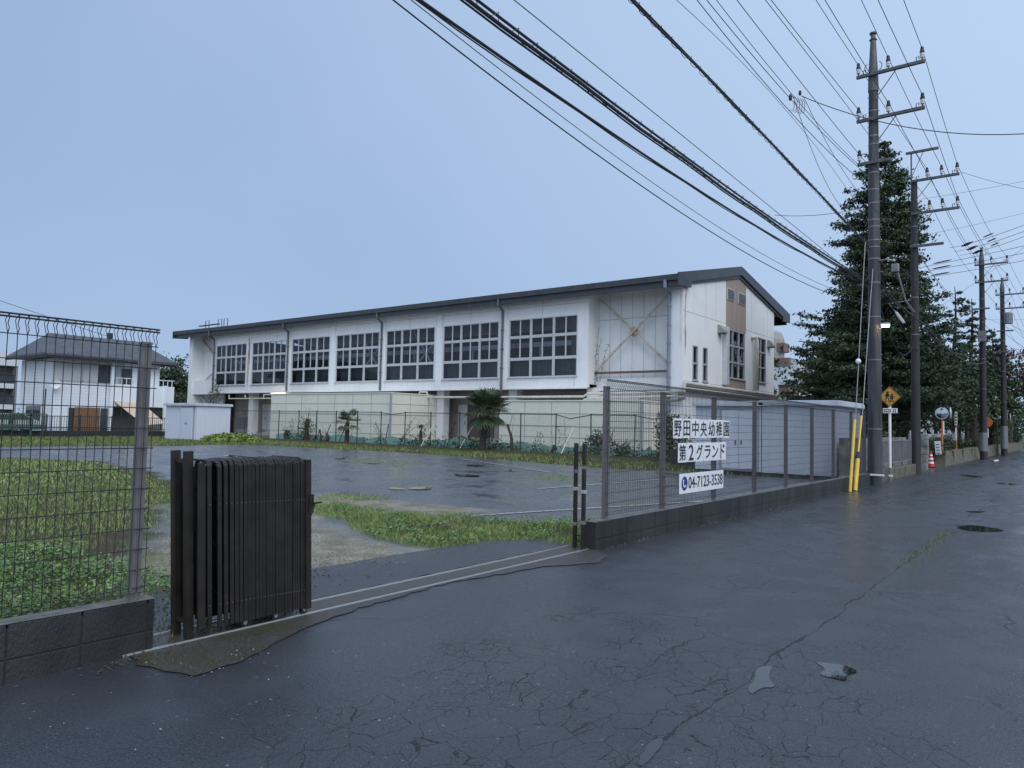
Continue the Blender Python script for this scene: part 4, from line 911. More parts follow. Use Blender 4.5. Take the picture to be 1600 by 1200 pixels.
# terrace annex and far school block right of the gym
b = onY(1231, 606, 51.5); zt5 = onY(1225, 601, 51.5)[2]
t = thing('terrace_block', (b[0]-1.5, 53, 0), 'low block with tan panelled terrace parapet behind the right end of the gym', 'building')
MB().box(XG+.02, b[0], 51.5, 54, 0, 3.9).build('wall', M['gable'], t)
mb = MB(); mb.box(XG+.02, b[0]+.02, 51.45, 54, 3.9, zt5-.1); mb.box(XG, b[0]+.08, 51.38, 54.05, zt5-.1, zt5, 1)
for x in np.arange(XG+.6, b[0], .75): mb.box(x-.02, x+.02, 51.43, 51.45, 3.9, zt5-.1, 1)
mb.build('parapet', [M['tan'], M['beamred']], t)
Yb = 85; xa, xb, xc = onY(1198, 560, Yb)[0], onY(1232, 560, Yb)[0], onY(1243, 565, Yb+3)[0]; zt = onY(1225, 559, Yb)[2]; zb = onY(1225, 572, Yb)[2]
t = thing('school_block', (xa, Yb, 0), 'white school block with brown parapet band beyond the gym and cedar', 'building')
mb = MB(); mb.box(xa-6, xb, Yb, Yb+10, 0, zb); mb.box(xb, xc+16, Yb+3, Yb+12, 0, zb); mb.box(xb, xb+.9, Yb+.5, Yb+3, 0, zt-.2); mb.build('wall', M['paleb'], t)
mb = MB(); mb.box(xa-6.1, xb+.1, Yb-.12, Yb+10, zb, zt); mb.box(xb+1.1, xc+16, Yb+2.9, Yb+12, zb, zt+.1); mb.build('parapet', M['balcony'], t)
for i in range(4):
    x = onY(1249+i*14, 585, Yb+3)[0]; f = MB(); f.box(x, x+1.6, Yb+2.92, Yb+3.05, zb-2.2, zb-.8); f.box(x+.77, x+.83, Yb+2.9, Yb+2.92, zb-2.2, zb-.8, 1); f.build('window', [M['darkglass'], M['frame']], t)
    f = MB(); f.box(x, x+1.6, Yb+2.92, Yb+3.05, zb-5.6, zb-4.0); f.build('window', M['darkglass'], t)
p0, p1 = onY(1209, 536, 88), onY(1225, 553, 88)
t = thing('rooftop_unit', ((p0[0]+p1[0])/2, 89, zt), 'brown boxy unit beside a grey drum on the far school roof', 'roof unit')
mb = MB(); mb.box(p0[0], p1[0], 88, 90, p1[2]+.3, p0[2]); mb.box(p0[0]+.9, p1[0]-.1, 87.9, 88, p1[2]+.4, p1[2]+1.0, 1); mb.box(p0[0]+.2, p1[0]-.6, 88.2, 89.8, zt-.1, p1[2]+.3, 0); mb.build('housing', [M['balcony'], M['ink']], t)
MB().lathe((p0[0]-.3, 89, p0[2]), [(1.2, zt-p0[2]-.1), (1.2, .5), (.9, 1.3), (.3, 1.6)], 16).build('drum', M['conc'], t)

# ================================================================== PALE METAL SHEDS
def shed(x0, x1, y0, y1, h, label, group, corr=.12, door=None, dside='S', base=.0, slope=.06, nm='storage_shed'):
    t = thing(nm, ((x0+x1)/2, (y0+y1)/2, 0), label, 'shed', group)
    mb = MB(); mb.box(x0, x1, y0, y1, base, h)
    for x in np.arange(x0+corr, x1-.03, corr): mb.box(x-.025, x+.025, y0-.022, y0, base+.06, h-.1)
    for y in np.arange(y0+corr, y1-.03, corr): mb.box(x1, x1+.012, y-.02, y+.02, base+.06, h-.1)
    mb.build('wall', M['shed'], t)
    mb = MB(); mb.box(x0-.08, x1+.12, y0-.16, y1+.1, h+.001, h+.13); mb.box(x0-.06, x1+.1, y0-.14, y1+.08, h+.13, h+.17); mb.build('roof', M['shedtrim'], t, bevel=.01)
    if door:
        mb = MB(); a, b = door
        if dside == 'S':
            mb.box(a-.06, b+.06, y0-.05, y0-.013, base+.02, h-.05); mb.build('door_frame', M['seam2'], t)
            for k in (0, 1):
                c0, c1 = a+(b-a)*k/2, a+(b-a)*(k+1)/2; mb = MB(); mb.box(c0+.01, c1-.01, y0-.075-.02*k, y0-.051, base+.08, h-.14)
                d = mb.build('door', M['shed'], t, bevel=.004); MB().box(c1-.12 if k == 0 else c0+.08, c1-.08 if k == 0 else c0+.12, y0-.11, y0-.07-.02*k, 1.0, 1.14).build('handle', M['downd'], d)
        else:
            mb.box(x1+.013, x1+.05, a-.06, b+.06, base+.02, h-.05); mb.build('door_frame', M['seam2'], t)
            d = MB().box(x1+.05, x1+.075, a, b, base+.08, h-.14).build('door', M['shed'], t, bevel=.004); MB().box(x1+.075, x1+.1, b-.12, b-.08, 1, 1.14).build('handle', M['downd'], d)
    return t
shed(-10.58, -8.3, 24.0, 27.0, 2.28, 'pale lavender steel shed with double sliding doors behind the kindergarten signs', 'pair of lavender sheds behind the right fence', door=(-9.62, -8.42), base=.12)
t = shed(-8.26, -5.97, 24.0, 27.1, 2.30, 'pale lavender steel shed with flat roof next to the concrete pole', 'pair of lavender sheds behind the right fence', base=.12)
tag(MB().box(-10.5, -6.05, 24.1, 26.9, -.02, .12).build('shed_plinth', M['block']), 'dark block plinth under the pair of lavender sheds', 'plinth')
c_ = G(306, 689); y1_ = onX(360, 650, c_[0])[1]; x0_ = onY(259, 650, c_[1])[0]; h_ = onX(306, 634, c_[0])[2]; d0, d1 = onY(284, 650, c_[1])[0], onY(303, 650, c_[1])[0]
shed(x0_, c_[0], c_[1], y1_, h_, 'small pale blue-grey shed standing alone at the far left end of the car park', None, corr=.25, door=(d0, d1))
# ================================================================== WHITE HOUSE, GREY FLATS, LEFT BACKGROUND
XH = -58.0
Hy = lambda u, x=XH: onX(u, 640, x)[1]
ho = thing('white_house', (XH-4, 24, 0), 'white sided two-storey house with grey tiled roof beyond the car park', 'house')
yA, yB, yC, yD = Hy(82, XH+1), Hy(172, XH+1), Hy(247), Hy(258); xB = onY(30, 640, yA)[0]
mb = MB(); mb.box(xB, XH+1, yA, yB, 0, 5.45); mb.box(xB, XH, yB, yC, 0, 5.5)
for z in np.arange(.3, 5.4, .22): mb.box(XH+1.0, XH+1.006, yA+.02, yB-.02, z, z+.012, 1); mb.box(XH, XH+.006, yB, yC, z, z+.012, 1); mb.box(xB+.02, XH+.98, yA-.006, yA, z, z+.012, 1)
mb.build('wall', [M['siding'], M['shutter']], ho)
mb = MB()   # hipped roofs: rear main and the lower front one
def hip(x0, x1, y0, y1, z, rz, inset, ridge='Y'):
    b = len(mb.v); xm = (x0+x1)/2
    r0, r1 = ((xm, y0+inset, rz), (xm, y1-inset, rz)) if ridge == 'Y' else ((x0+inset, (y0+y1)/2, rz), (x1-inset, (y0+y1)/2, rz))
    mb.v += [(x0, y0, z), (x1, y0, z), (x1, y1, z), (x0, y1, z), r0, r1, (x0, y0, z-.2), (x1, y0, z-.2), (x1, y1, z-.2), (x0, y1, z-.2)]
    fs = [(0, 1, 4), (1, 2, 5, 4), (2, 3, 5), (3, 0, 4, 5)] if ridge == 'Y' else [(0, 1, 5, 4), (1, 2, 5), (2, 3, 4, 5), (3, 0, 4)]
    mb.f += [tuple(b+i for i in f) for f in fs]+[tuple(b+i for i in (6, 7, 1, 0)), tuple(b+i for i in (7, 8, 2, 1)), tuple(b+i for i in (8, 9, 3, 2)), tuple(b+i for i in (9, 6, 0, 3)), tuple(b+i for i in (9, 8, 7, 6))]; mb.m += [0]*9
hip(xB-.8, XH+.9, yA-.8, yC+.9, 5.75, 7.5, 1.6); hip(xB+1, XH+1.9, yA-.7, yB+.7, 5.70, 7.2, 3.0, 'X')
mb.build('roof', M['tile'], ho)
mb = MB(); mb.box(XH+.7, XH+.82, yB+.7, yC+.9, 5.45, 5.62); mb.box(XH+1.9, XH+2.0, yA-.7, yB+.7, 5.38, 5.56); mb.box(xB-.8, XH+1.9, yA-.86, yA-.8, 5.45, 5.6); mb.build('gutter', M['ink'], ho)
for v_, x_, m_n in ((0, XH+1.02, 'w'),):
    y0, y1 = onX(110, 640, x_)[1], onX(132, 640, x_)[1]
def hw(u0, u1, v0, v1, x, m, nm='window', fr=True):
    p, q = onX(u0, v0, x), onX(u1, v1, x); f = MB()
    if fr: f.box(x, x+.05, p[1]-.06, q[1]+.06, q[2]-.06, p[2]+.06, 1)
    f.box(x+.03 if not fr else x+.05, x+.07, p[1], q[1], q[2], p[2], 0); f.build(nm, [m, M['frame']], ho)
hw(84, 128, 567, 596, XH+1, M['shutter'], 'shutter'); hw(129, 150, 567, 597, XH+1, M['shutter'], 'shutter'); hw(154, 171, 570, 599, XH+1, M['darkglass'])
hw(107, 119, 637, 674, XH+1, M['darkglass']); hw(157, 166, 638, 674, XH+1, M['darkglass'])
hw(190, 205, 576, 602, XH, M['darkglass']); hw(176, 187, 572, 600, XH, M['shutter'], 'shutter')
a, b = onY(42, 634, yA), onY(62, 664, yA); mb = MB(); mb.box(a[0], b[0], yA-.06, yA-.01, b[2], a[2], 0); mb.box((a[0]+b[0])/2-.05, (a[0]+b[0])/2+.05, yA-.08, yA-.06, b[2], a[2], 1); mb.build('window', [M['darkglass'], M['frame']], ho)
mb = MB(); q = onX(172, 600, XH+1)[1]; zb1, zb2 = onX(200, 600, XH+1.2)[2], onX(200, 592, XH+1.2)[2]
mb.box(XH, XH+1.3, q, yD, zb1-1.7, zb1-.05)
mb.box(XH+1.2, XH+1.28, q, yD, zb2, zb2+.06)
for y in np.arange(q, yD, .35): mb.box(XH+1.22, XH+1.26, y, y+.04, zb1-.06, zb2)
mb.build('balcony', M['siding'], ho)
mb = MB(); mb.box(XH+.02, XH+.06, q+.1, yD-.4, 0, zb1-1.7); mb.build('porch_shade_panel', M['greyb'], ho)  # grey panel over the siding, porch shade put into its colour
for u in (172, 256):
    y = onX(u, 650, XH+1.3)[1]; MB().box(XH+1.2, XH+1.4, y-.08, y+.12, 0, 5.3 if u == 172 else zb1).build('post', M['siding'], ho)
mb = MB(); y = onX(85, 590, XH+1.2)[1]; z = onX(85, 600, XH+1.2)[2]
mb.lathe((0, 0, 0), [(.02, .0), (.2, .03), (.32, .10), (.33, .12), (.18, .05), (.02, .02)], 18)
mb.v = [(XH+1.35+b_*.9, y+a_, z+c_) for a_, c_, b_ in mb.v]; mb.tube([(XH+1, y, z-.2), (XH+1.4, y, z)], .03, 5); mb.build('satellite_dish', M['white'], ho)
p = [onX(178, 626, XH+1.3), onX(222, 630, XH+1.3), onX(258, 661, XH+4.0), onX(226, 664, XH+4.0)]
mb = MB(); mb.quad(*p); mb.quad(*[q_-np.array([0, 0, .04]) for q_ in reversed(p)])
for i in range(4): mb.quad(p[i], p[i]-np.array([0, 0, .04]), p[(i+1) % 4]-np.array([0, 0, .04]), p[(i+1) % 4])
tag(mb.build('awning', M['awning']), 'slanting beige sunshade cloth hung from the white house porch', 'awning')
a, b = onX(119, 636, XH+1.5), onX(156, 675, XH+1.5); mb = MB(); mb.box(XH+1.25, XH+1.33, a[1], b[1], b[2], a[2])
for y in np.arange(a[1]+.05, b[1], .12): mb.tube([(XH+1.345, y, b[2]), (XH+1.345, y, a[2])], .02, 4)
tag(mb.build('reed_screen', M['reed']), 'brown reed screen leaning against the ground floor window of the white house', 'screen')
a = onX(172, 522, XH-4); mb = MB(); mb.box(XH-4.2, XH-3.8, a[1]-.15, a[1]+.15, 6.8, 8.1); mb.build('chimney', M['dkfence'], ho)
# grey flats at the far left edge
t = thing('apartment_block', (-82, 12, 0), 'grey and white apartment block with balconies left of the white house', 'building')
xa = -78; y1 = onX(27, 600, xa)[1]; y0 = y1-14; zt = onX(10, 556, xa)[2]
mb = MB(); mb.box(xa-9, xa-1.2, y0, y1, 0, zt-.9); mb.box(xa-9, xa, y1-.25, y1, 0, zt-.9); mb.build('wall', M['greyb'], t)
mb = MB(); mb.box(xa-9, xa+.1, y0, y1+.1, zt-.9, zt+.4); mb.build('roof_band', M['paleb'], t)
for k in range(1, 3):
    z = (zt-.9)*k/3; mb = MB(); mb.box(xa-1.2, xa, y0, y1-.25, z-.15, z+.1); mb.box(xa-.08, xa, y0, y1-.25, z+.1, z+.3, 0); mb.build('balcony', M['paleb'], t)
    mb = MB(); mb.box(xa-.06, xa-.03, y0, y1-.25, z+.3, z+1.05); mb.box(xa-.1, xa, y0, y1-.25, z+1.05, z+1.12, 1)
    mb.build('railing', [M['darkglass'], M['ink']], t)
for k in range(3):
    for j in range(3):
        z = (zt-.9)*k/3; y = y1-1.2-j*3.6; mb = MB(); mb.box(xa-1.2, xa-1.14, y-1.7, y, z+.2, z+2.1); mb.box(xa-1.14, xa-1.12, y-.9, y-.84, z+.2, z+2.1, 1); mb.build('window', [M['darkglass'], M['ink']], t)
# dark railing and low wall in front of the house, green net fence at the left
yf0, yf1 = onX(-260, 680, -52)[1], onX(258, 680, -52)[1]
t = thing('rail_fence', (-52, (yf0+yf1)/2, 0), 'black railing on a dark kerb in front of the white house', 'fence')
MB().box(-52.15, -51.95, yf0, yf1, -.05, .42).build('kerb_wall', M['dkfence'], t)
mb = MB(); mb.box(-52.06, -52.02, yf0, yf1, 1.32, 1.37); mb.box(-52.06, -52.02, yf0, yf1, .50, .54)
for y in np.arange(yf0, yf1, .14): mb.box(-52.05, -52.03, y, y+.025, .42, 1.34)
for y in np.arange(yf0, yf1, 2): mb.box(-52.08, -52.0, y, y+.08, .42, 1.45)
mb.build('railing', M['dkfence'], t)
yg = onX(72, 670, -51.6)[1]
mb = MB(); mb.box(-51.62, -51.6, yf0, yg, 1.45, 1.5); mb.box(-51.62, -51.6, yf0, yg, .5, .8)
for y in np.arange(yf0, yg, .12): mb.box(-51.62, -51.6, y, y+.055, .8, 1.45)
for y in np.arange(yf0, yg, 1.8): mb.box(-51.66, -51.6, y, y+.06, 0, 1.8)
tag(mb.build('green_fence', mat('green_screen', (.03, .075, .06), (.05, .11, .09), rough=.7, scale=3)), 'dark green screen fence at the far left before the flats', 'fence')
mb = MB(); y = onX(66, 690, -49)[1]; mb.tube([(-49, y, -.02), (-49.05, y+.05, 3.0)], .045, 6); tag(mb.build('stake', M['bark']), 'thin dark stake standing in the grass before the white house', 'stake')

# parked car roof line behind the green fence
def car(cx, cy, label):
    t = thing('parked_car', (cx, cy, 0), label, 'car')
    prof = [(-2.1, .35), (-2.15, .75), (-1.9, .95), (-1.1, 1.02), (-.5, 1.45), (1.1, 1.5), (1.85, 1.05), (2.1, .95), (2.12, .4)]
    mb = MB(); mb.prism([(cy+a, z) for a, z in prof], cx-.8, cx+.8, 'X'); mb.build('body', M['lampgrey'], t, bevel=.08)
    mb = MB(); mb.prism([(cy-1.0, 1.04), (cy-.48, 1.40), (cy+1.05, 1.44), (cy+1.65, 1.06)], cx+.79, cx+.815, 'X'); mb.build('side_window', M['darkglass'], t)
    for dy in (-1.3, 1.3): MB().tube([(cx+.62, cy+dy, .32), (cx+.82, cy+dy, .32)], .32, 18).build('wheel', M['rubber'], t)
car(-56.5, onX(4, 660, -56)[1], 'silver car half hidden behind the green screen fence at far left')

# ================================================================== CHAIN LINK FENCE AND PLANTS ALONG IT
YC = 30.0
t = thing('chain_link_fence', (-28, YC, 0), 'old green chain link fence with sagging rail across the back of the car park', 'fence')
us = [365, 381, 407, 434, 465, 493, 524, 557, 594, 632, 672, 717, 764, 813, 868, 923, 991, 1060]
px_ = [onY(u, 700, YC)[0] for u in us]
ZT = 2.02
for i, x in enumerate(px_):
    mb = MB(); mb.tube([(x, YC, -.05), (x+random.uniform(-.04, .04), YC, ZT+.02)], .032, 7); mb.tube([(x, YC, ZT), (x, YC, ZT+.06)], .045, 7); mb.build('post', M['chainpost'], t)
sag = {8: .12, 14: .2, 16: .16}
for i in range(len(px_)-1):
    mb = MB(); a, b = px_[i], px_[i+1]
    if i in sag: mb.tube([(a, YC, ZT), ((a+b)/2-.2, YC+.03, ZT-sag[i]), (b, YC, ZT)], .024, 6)
    else: mb.tube([(a, YC, ZT), (b, YC, ZT)], .024, 6)
    mb.build('top_rail', M['chainpost'], t)
mb = MB(); x0, x1 = px_[0], px_[-1]; s = .085; z0, z1 = .12, ZT-.02; hgt = z1-z0
n = int((x1-x0+hgt)/s)
for k in range(n):
    xa = x0-hgt+k*s; a, b = max(xa, x0), min(xa+hgt, x1)
    if b > a:
        mb.tube([(a, YC+.03, z0+(a-xa)), (b, YC+.03, z0+(b-xa))], .0022, 3, caps=False); mb.tube([(a, YC+.034, z1-(a-xa)), (b, YC+.034, z1-(b-xa))], .0022, 3, caps=False)
mb.build('wire_mesh', M['chain'], t, recalc=False)
mb = MB(); N_ = 120; xs_ = np.linspace(px_[3]-1, -11.5, N_)
tp = [.50+.07*math.sin(x*1.3)+.04*math.sin(x*5.1) for x in xs_]
for i in range(N_-1): mb.quad((xs_[i], 30.5+.05*math.sin(xs_[i]*4), -.02), (xs_[i+1], 30.5+.05*math.sin(xs_[i+1]*4), -.02), (xs_[i+1], 30.5, tp[i+1]), (xs_[i], 30.5, tp[i]))
tag(mb.build('ground_netting', M['green'], recalc=False), 'strip of blue-green netting stretched low behind the chain link fence', 'netting')
for u, (dx, dz) in zip((600, 655, 716, 875, 504, 527), ((-.5, 1.3), (.45, 1.5), (.3, 1.3), (.25, 1.4), (-.25, 1.2), (-.2, 1.1))):
    p = onY(u, 705, 29.2); mb = MB(); mb.tube([(p[0], p[1], 0), (p[0]+dx, YC-.05, dz)], .03, 6)
    where = {600: 'left of the annex corner post', 655: 'left of the steps', 716: 'before the brown door steps', 875: 'left of the catch posts', 504: 'beside the leafy trunk', 527: 'right beside the medium palm'}[u]
    tag(mb.build('wooden_stake', M['bark'] if u in (600, 504, 527) else M['pipe']), 'thin stake leaning on the chain link fence '+where, 'stake', 'stakes leaning on the chain fence')
def palm(u, v, vtop, R, nf, trunk_r, label, lean=0, y=None):
    p = G(u, v) if y is None else onY(u, v, y); y = p[1]; hc = onY(u, vtop, y)[2]
    t = thing('palm_tree', (p[0], y, 0), label, 'palm tree', 'palms along the chain fence')
    c = np.array([p[0]+lean, y, hc]); mb = MB(); pts = [np.array([p[0], y, -.05])+(c-np.array([p[0], y, 0]))*f for f in np.linspace(0, 1, 9)]
    mb.tube(pts, [trunk_r*(1.5-.5*f+.15*(i % 2)) for i, f in enumerate(np.linspace(0, 1, 9))], 9)
    for i in range(int(hc*22)):
        f = random.random(); q = np.array([p[0], y, 0])+(c-np.array([p[0], y, 0]))*f; a = random.random()*6.28; d = np.array([math.cos(a), math.sin(a), .8])
        mb.bar(q+d*trunk_r*.6, q+d*trunk_r*1.9, .02, .03)
    mb.build('trunk', M['bark'], t)
    V, Fq = [], []; b = 0
    for i in range(nf):
        az = 6.283*i*.382+random.random()*.4; el = math.radians(random.uniform(-12, 80)) if i % 9 else math.radians(random.uniform(-45, -25))
        d = np.array([math.cos(az)*math.cos(el), math.sin(az)*math.cos(el), math.sin(el)]); st = R*random.uniform(.42, .58); tip = c+d*st-np.array([0, 0, .07*R])
        side = unit(np.cross(d, (0, 0, 1)))
        V += [c-side*.012, c+side*.012, tip+side*.01, tip-side*.01]; Fq.append((b, b+1, b+2, b+3)); b += 4
        nor = unit(np.cross(side, d)); L0 = R*random.uniform(.5, .68)
        for k in range(17):
            a = math.radians(-118+236*k/16); e = unit(d*math.cos(a)+side*math.sin(a)+nor*.12); ln = L0*(.75+.25*math.cos(a)); q = np.cross(e, nor); wv = unit(q)*ln*.055
            m1 = tip+e*ln*.55; m2 = tip+e*ln-np.array([0, 0, 1])*ln*random.uniform(.08, .32)
            V += [tip, m1+wv, m2, m1-wv]; Fq.append((b, b+1, b+2, b+3)); b += 4
    arr_obj('fronds', V, Fq, M['palm'], t); return t
palm(752, 706, 640, 1.40, 50, .13, 'largest fan palm with a broad crown in front of the brown door', .35, 29.3)
palm(541, 697, 657, .98, 20, .10, 'medium fan palm with a short trunk left of the cream annex corner', .05, 29.3)
palm(657, 700, 671, .34, 9, .07, 'tiny stunted palm sapling left of the gym steps', 0, 29.4)
def stump(u, v, h, r, label, lean=.0, twigs=0, leaves=0, y=29.4):
    p = onY(u, v, y); t = thing('tree_stump', (p[0], p[1], 0), label, 'stump', 'cut stumps along the chain fence'); mb = MB()
    pts = [(p[0]+lean*f+.06*math.sin(f*7+u), p[1], h*f-.02) for f in np.linspace(0, 1, 7)]; mb.tube(pts, [r*(1.25-.3*f+.2*math.sin(f*9+u)*.6) for f in np.linspace(0, 1, 7)], 8)
    for k in range(twigs):
        a = random.uniform(-.9, .9); q = pts[random.randint(2, 6)]; mb.tube([q, (q[0]+a*.5, q[1]+random.uniform(-.2, .2), q[2]+random.uniform(.3, .8)), (q[0]+a*.8, q[1], q[2]+random.uniform(.4, 1.2))], [.012, .008, .004], 4)
    mb.build('trunk', M['stump'], t)
    if leaves:
        C = np.array([p[0]+lean*.6, p[1], h*.55])+RNG.normal(size=(leaves, 3))*(.35, .25, .35); V, Fq = leaf_quads(C, .13, .07); arr_obj('shoots', V, Fq, M['dkleaf'], t)
stump(447, 697, .75, .17, 'short thick dark stump left of the leafy trunk at the chain fence', .05, 3, 30)
stump(478, 698, 1.55, .13, 'tall knobbly trunk with leafy shoots left of the medium palm', .05, 12, 420)
stump(501, 697, .9, .06, 'thin bent black stump just right of the leafy trunk', -.1, 1, 0)
stump(512, 697, .6, .10, 'stubby dark stump beside the medium palm', -.08, 1, 0)
stump(802, 706, 1.5, .07, 'slender curved black stem right of the largest palm', -.35, 3, 0)
stump(863, 712, .55, .07, 'very small dark stump near the catch posts', .05, 1, 20)
def vine(x, y, z0, z1, spread, n, label, grp='bare climbing stems on the chain fence'):
    mb = MB(); C = []
    for k in range(n):
        p = [np.array([x+random.uniform(-.1, .1), y, z0])]; h = (z1-z0)*random.uniform(.5, 1)
        for i in range(7): p.append(p[-1]+np.array([random.gauss(spread*.08, .09), 0, h/7]))
        mb.tube(p, .008, 4); C += [q+RNG.normal(0, .05, 3) for q in p for _ in range(5)]
    o = mb.build('climbing_vine', M['bark'])
    tag(o, label, 'vine', grp)
    V, Fq = leaf_quads(np.array(C), .07, .05); arr_obj('leaves', V, Fq, M['dkleaf'], o)
for u, z1, sp, lb in ((452, 1.8, .2, 'sparse vine climbing the fence left of the leafy trunk'), (604, 1.7, -2, 'leafy vine straggling left of the annex corner post'), (622, 1.9, 2, 'loose vine leaning right beside the annex corner post'), (640, 1.9, 2.6, 'vine fanning up beside the tiny palm'),
                  (700, 1.5, .4, 'thin vine by the fence post before the steps'), (884, 1.9, -.3, 'vine hanging below the sagging fence rail near the catch posts'), (836, 1.1, .3, 'low vine sprig on the cream annex side of the fence')):
    vine(onY(u, 700, YC-.06)[0], YC-.06, .1, z1, sp, 3, lb)
# creeper stems on the gym return wall
vine(XR+.06, YF+.7, 3.8, 7.2, .6, 4, 'leafless creeper stems climbing the corner of the gym recess', 'creepers on the gym wall')
def bush(x, y, R, n, ln, wd, m, label, z=0.0, group=None, nm='bush', lobes=7):
    t = thing(nm, (x, y, 0), label, 'bush', group); C = []
    for k in range(lobes):
        a = random.random()*6.28; f = random.random()**.5*.62; c = np.array([x+R[0]*f*math.cos(a), y+R[1]*f*math.sin(a), z+R[2]*random.uniform(.35, .75)]); r = np.array(R)*random.uniform(.3, .5)
        d = unit(RNG.normal(size=(n//lobes, 3))); C.append(c+d*r*RNG.uniform(.55, 1.08, n//lobes)[:, None])
    C = np.concatenate(C); C = C[C[:, 2] > -.02]; V, Fq = leaf_quads(C, ln, wd, (0, 0, .35)); arr_obj('foliage', V, Fq, m, t)
    mb = MB()
    for k in range(5): a = random.random()*6.28; mb.tube([(x, y, -.05), (x+R[0]*.4*math.cos(a), y+R[1]*.4*math.sin(a), z+R[2]*.8)], [.03, .012], 5)
    mb.build('stems', M['bark'], t); return t
p = onY(1052, 700, 28.6); bush(p[0], 28.6, (1.0, .8, 2.0), 2400, .13, .07, M['dkleaf'], 'dense dark bush behind the first kindergarten plates')
p = onY(935, 700, 30.6); bush(p[0], 30.7, (1.3, .6, 1.25), 1300, .13, .07, M['dkleaf'], 'low bush behind the chain fence just right of the catch posts')
p = onY(700, 690, 33.5); bush(p[0]+3.5, 31.6, (1.6, .5, .7), 700, .13, .07, M['midleaf'], 'small green bush growing right of the largest palm at the annex foot')
p = onY(970, 700, 29.6); bush(p[0], 29.5, (.7, .4, .9), 500, .12, .06, M['dkleaf'], 'scraggly bush behind the first grey post of the right mesh fence')
p = onY(328, 600, 34.8); bush(p[0], 35.2, (1.4, .6, 4.2), 700, .16, .09, M['dkleaf'], 'tall thin shrub against the left end of the gym', z=.5)
tag(MB().box(-12.9, -10.7, 26.9, 27.1, -.05, .62).build('retaining_wall', M['block']), 'low dark wall behind the car park beside the lavender sheds', 'wall')

# ================================================================== TREES
def conifer(x, y, h, rf, label, per=7, step=.36, dens=10, ln=.26, wd=.11, m='conif', z0=1.0, cl=6, group=None, tr=.3, up=.12, nm='cedar_tree', spread=.2, asym=0):
    t = thing(nm, (x, y, 0), label, 'tree', group); mb = MB(); mb.tube([(x+.08*math.sin(f*9), y, h*f) for f in np.linspace(0, 1, 12)], [tr*(1-f)+.02 for f in np.linspace(0, 1, 12)], 9)
    C = []; z = z0
    while z < h-.15:
        Lz = rf(z/h)
        k0 = max(3, int(per*(.6+.4*Lz/3)))
        for k in range(k0):
            az = random.random()*6.283; d = np.array([math.cos(az), math.sin(az), 0]); L_ = Lz*random.uniform(.55, 1.12)*(1.12 if random.random() < .12 else 1)*(1-asym*max(0, d[0]))
            zz = z+random.uniform(-.2, .2); droop = random.uniform(.02, .16)
            P_ = lambda f: np.array([x, y, zz])+d*L_*f+np.array([0, 0, L_*(up*f-droop*2*f*f+.10*f**4)])
            if k % 2 == 0: mb.tube([P_(0), P_(.35), P_(.7)], [.05*L_/3+.01, .03*L_/3+.008, .01], 4)
            n = max(3, int(L_*dens)); fs = RNG.uniform(.22, 1, n)**.75
            cen = np.array([P_(f) for f in fs]); side = np.array([-d[1], d[0], 0]); cen += side*(RNG.normal(0, 1, n)*spread*L_*(1.15-fs))[:, None]
            C.append(np.repeat(cen, cl, 0)+RNG.normal(0, 1, (n*cl, 3))*np.array((.17, .17, .075))*min(1, .35+Lz*.35))
        z += step
    C = np.concatenate(C); C[:, 2] = np.maximum(C[:, 2], .2); C = C[~((C[:, 0] > -7.5) & (C[:, 2] < 2.9+.25*np.sin(C[:, 1]*2)))]; V, Fq = leaf_quads(C, ln, wd, (0, 0, .8)); arr_obj('crown', V, Fq, M[m], t); mb.build('trunk', M['bark'], t); return t
def prof_main(f):
    if f < .12: return 3.5+f*6
    return 5.3*(1-f)**.66*(1-.07*math.sin(f*14)) + .05
CUT = True
conifer(-8.35, 43.5, 17.5, prof_main, 'huge dark cedar towering behind the two nearest utility poles', per=13, dens=10, step=.37, ln=.2, wd=.10, cl=8, asym=.20)
conifer(-11.2, 47.5, 9.5, lambda f: 4.6*(1-f)**.6+.2, 'lower dark tree left behind the huge cedar', per=10, dens=7, ln=.3, wd=.14)
def open_tree(x, y, h, R, label, n=2600, m='dkleaf', ln=.3, wd=.16, z0=.3, group=None, lobes=16, nm='tree', asp=1.0, fill=1.0):
    t = thing(nm, (x, y, 0), label, 'tree', group); mb = MB(); C = []
    mb.tube([(x, y, 0), (x+.1, y, h*.45), (x, y, h*.9)], [.05*h*.5**1+.05, .09+.006*h, .03], 8)
    for k in range(lobes):
        a = random.random()*6.283; zf = z0+(1-z0)*((k+.5)/lobes); env = math.sin(math.pi*min(1, max(.08, (zf-z0)/(1.02-z0)*.85+.15)))**.6; f = random.uniform(.35, .95)*env
        c = np.array([x+R*f*math.cos(a), y+R*f*math.sin(a)*asp, h*zf*.96]); r = R*random.uniform(.26, .45)*fill
        mb.tube([(x, y, h*zf*.6), tuple((np.array([x, y, h*zf*.7])+c)/2), tuple(c)], [.06, .04, .015], 5)
        for j in range(5):
            cc = c+RNG.normal(0, r*.55, 3)*(1, 1, .7); d = unit(RNG.normal(size=(n//lobes//5, 3))); C.append(cc+d*r*.5*RNG.uniform(.3, 1.1, (n//lobes//5, 1)))
    C = np.concatenate(C); C[:, 2] = np.abs(C[:, 2]); V, Fq = leaf_quads(C, ln, wd, (0, 0, .4)); arr_obj('crown', V, Fq, M[m], t); mb.build('trunk', M['bark'], t); return t
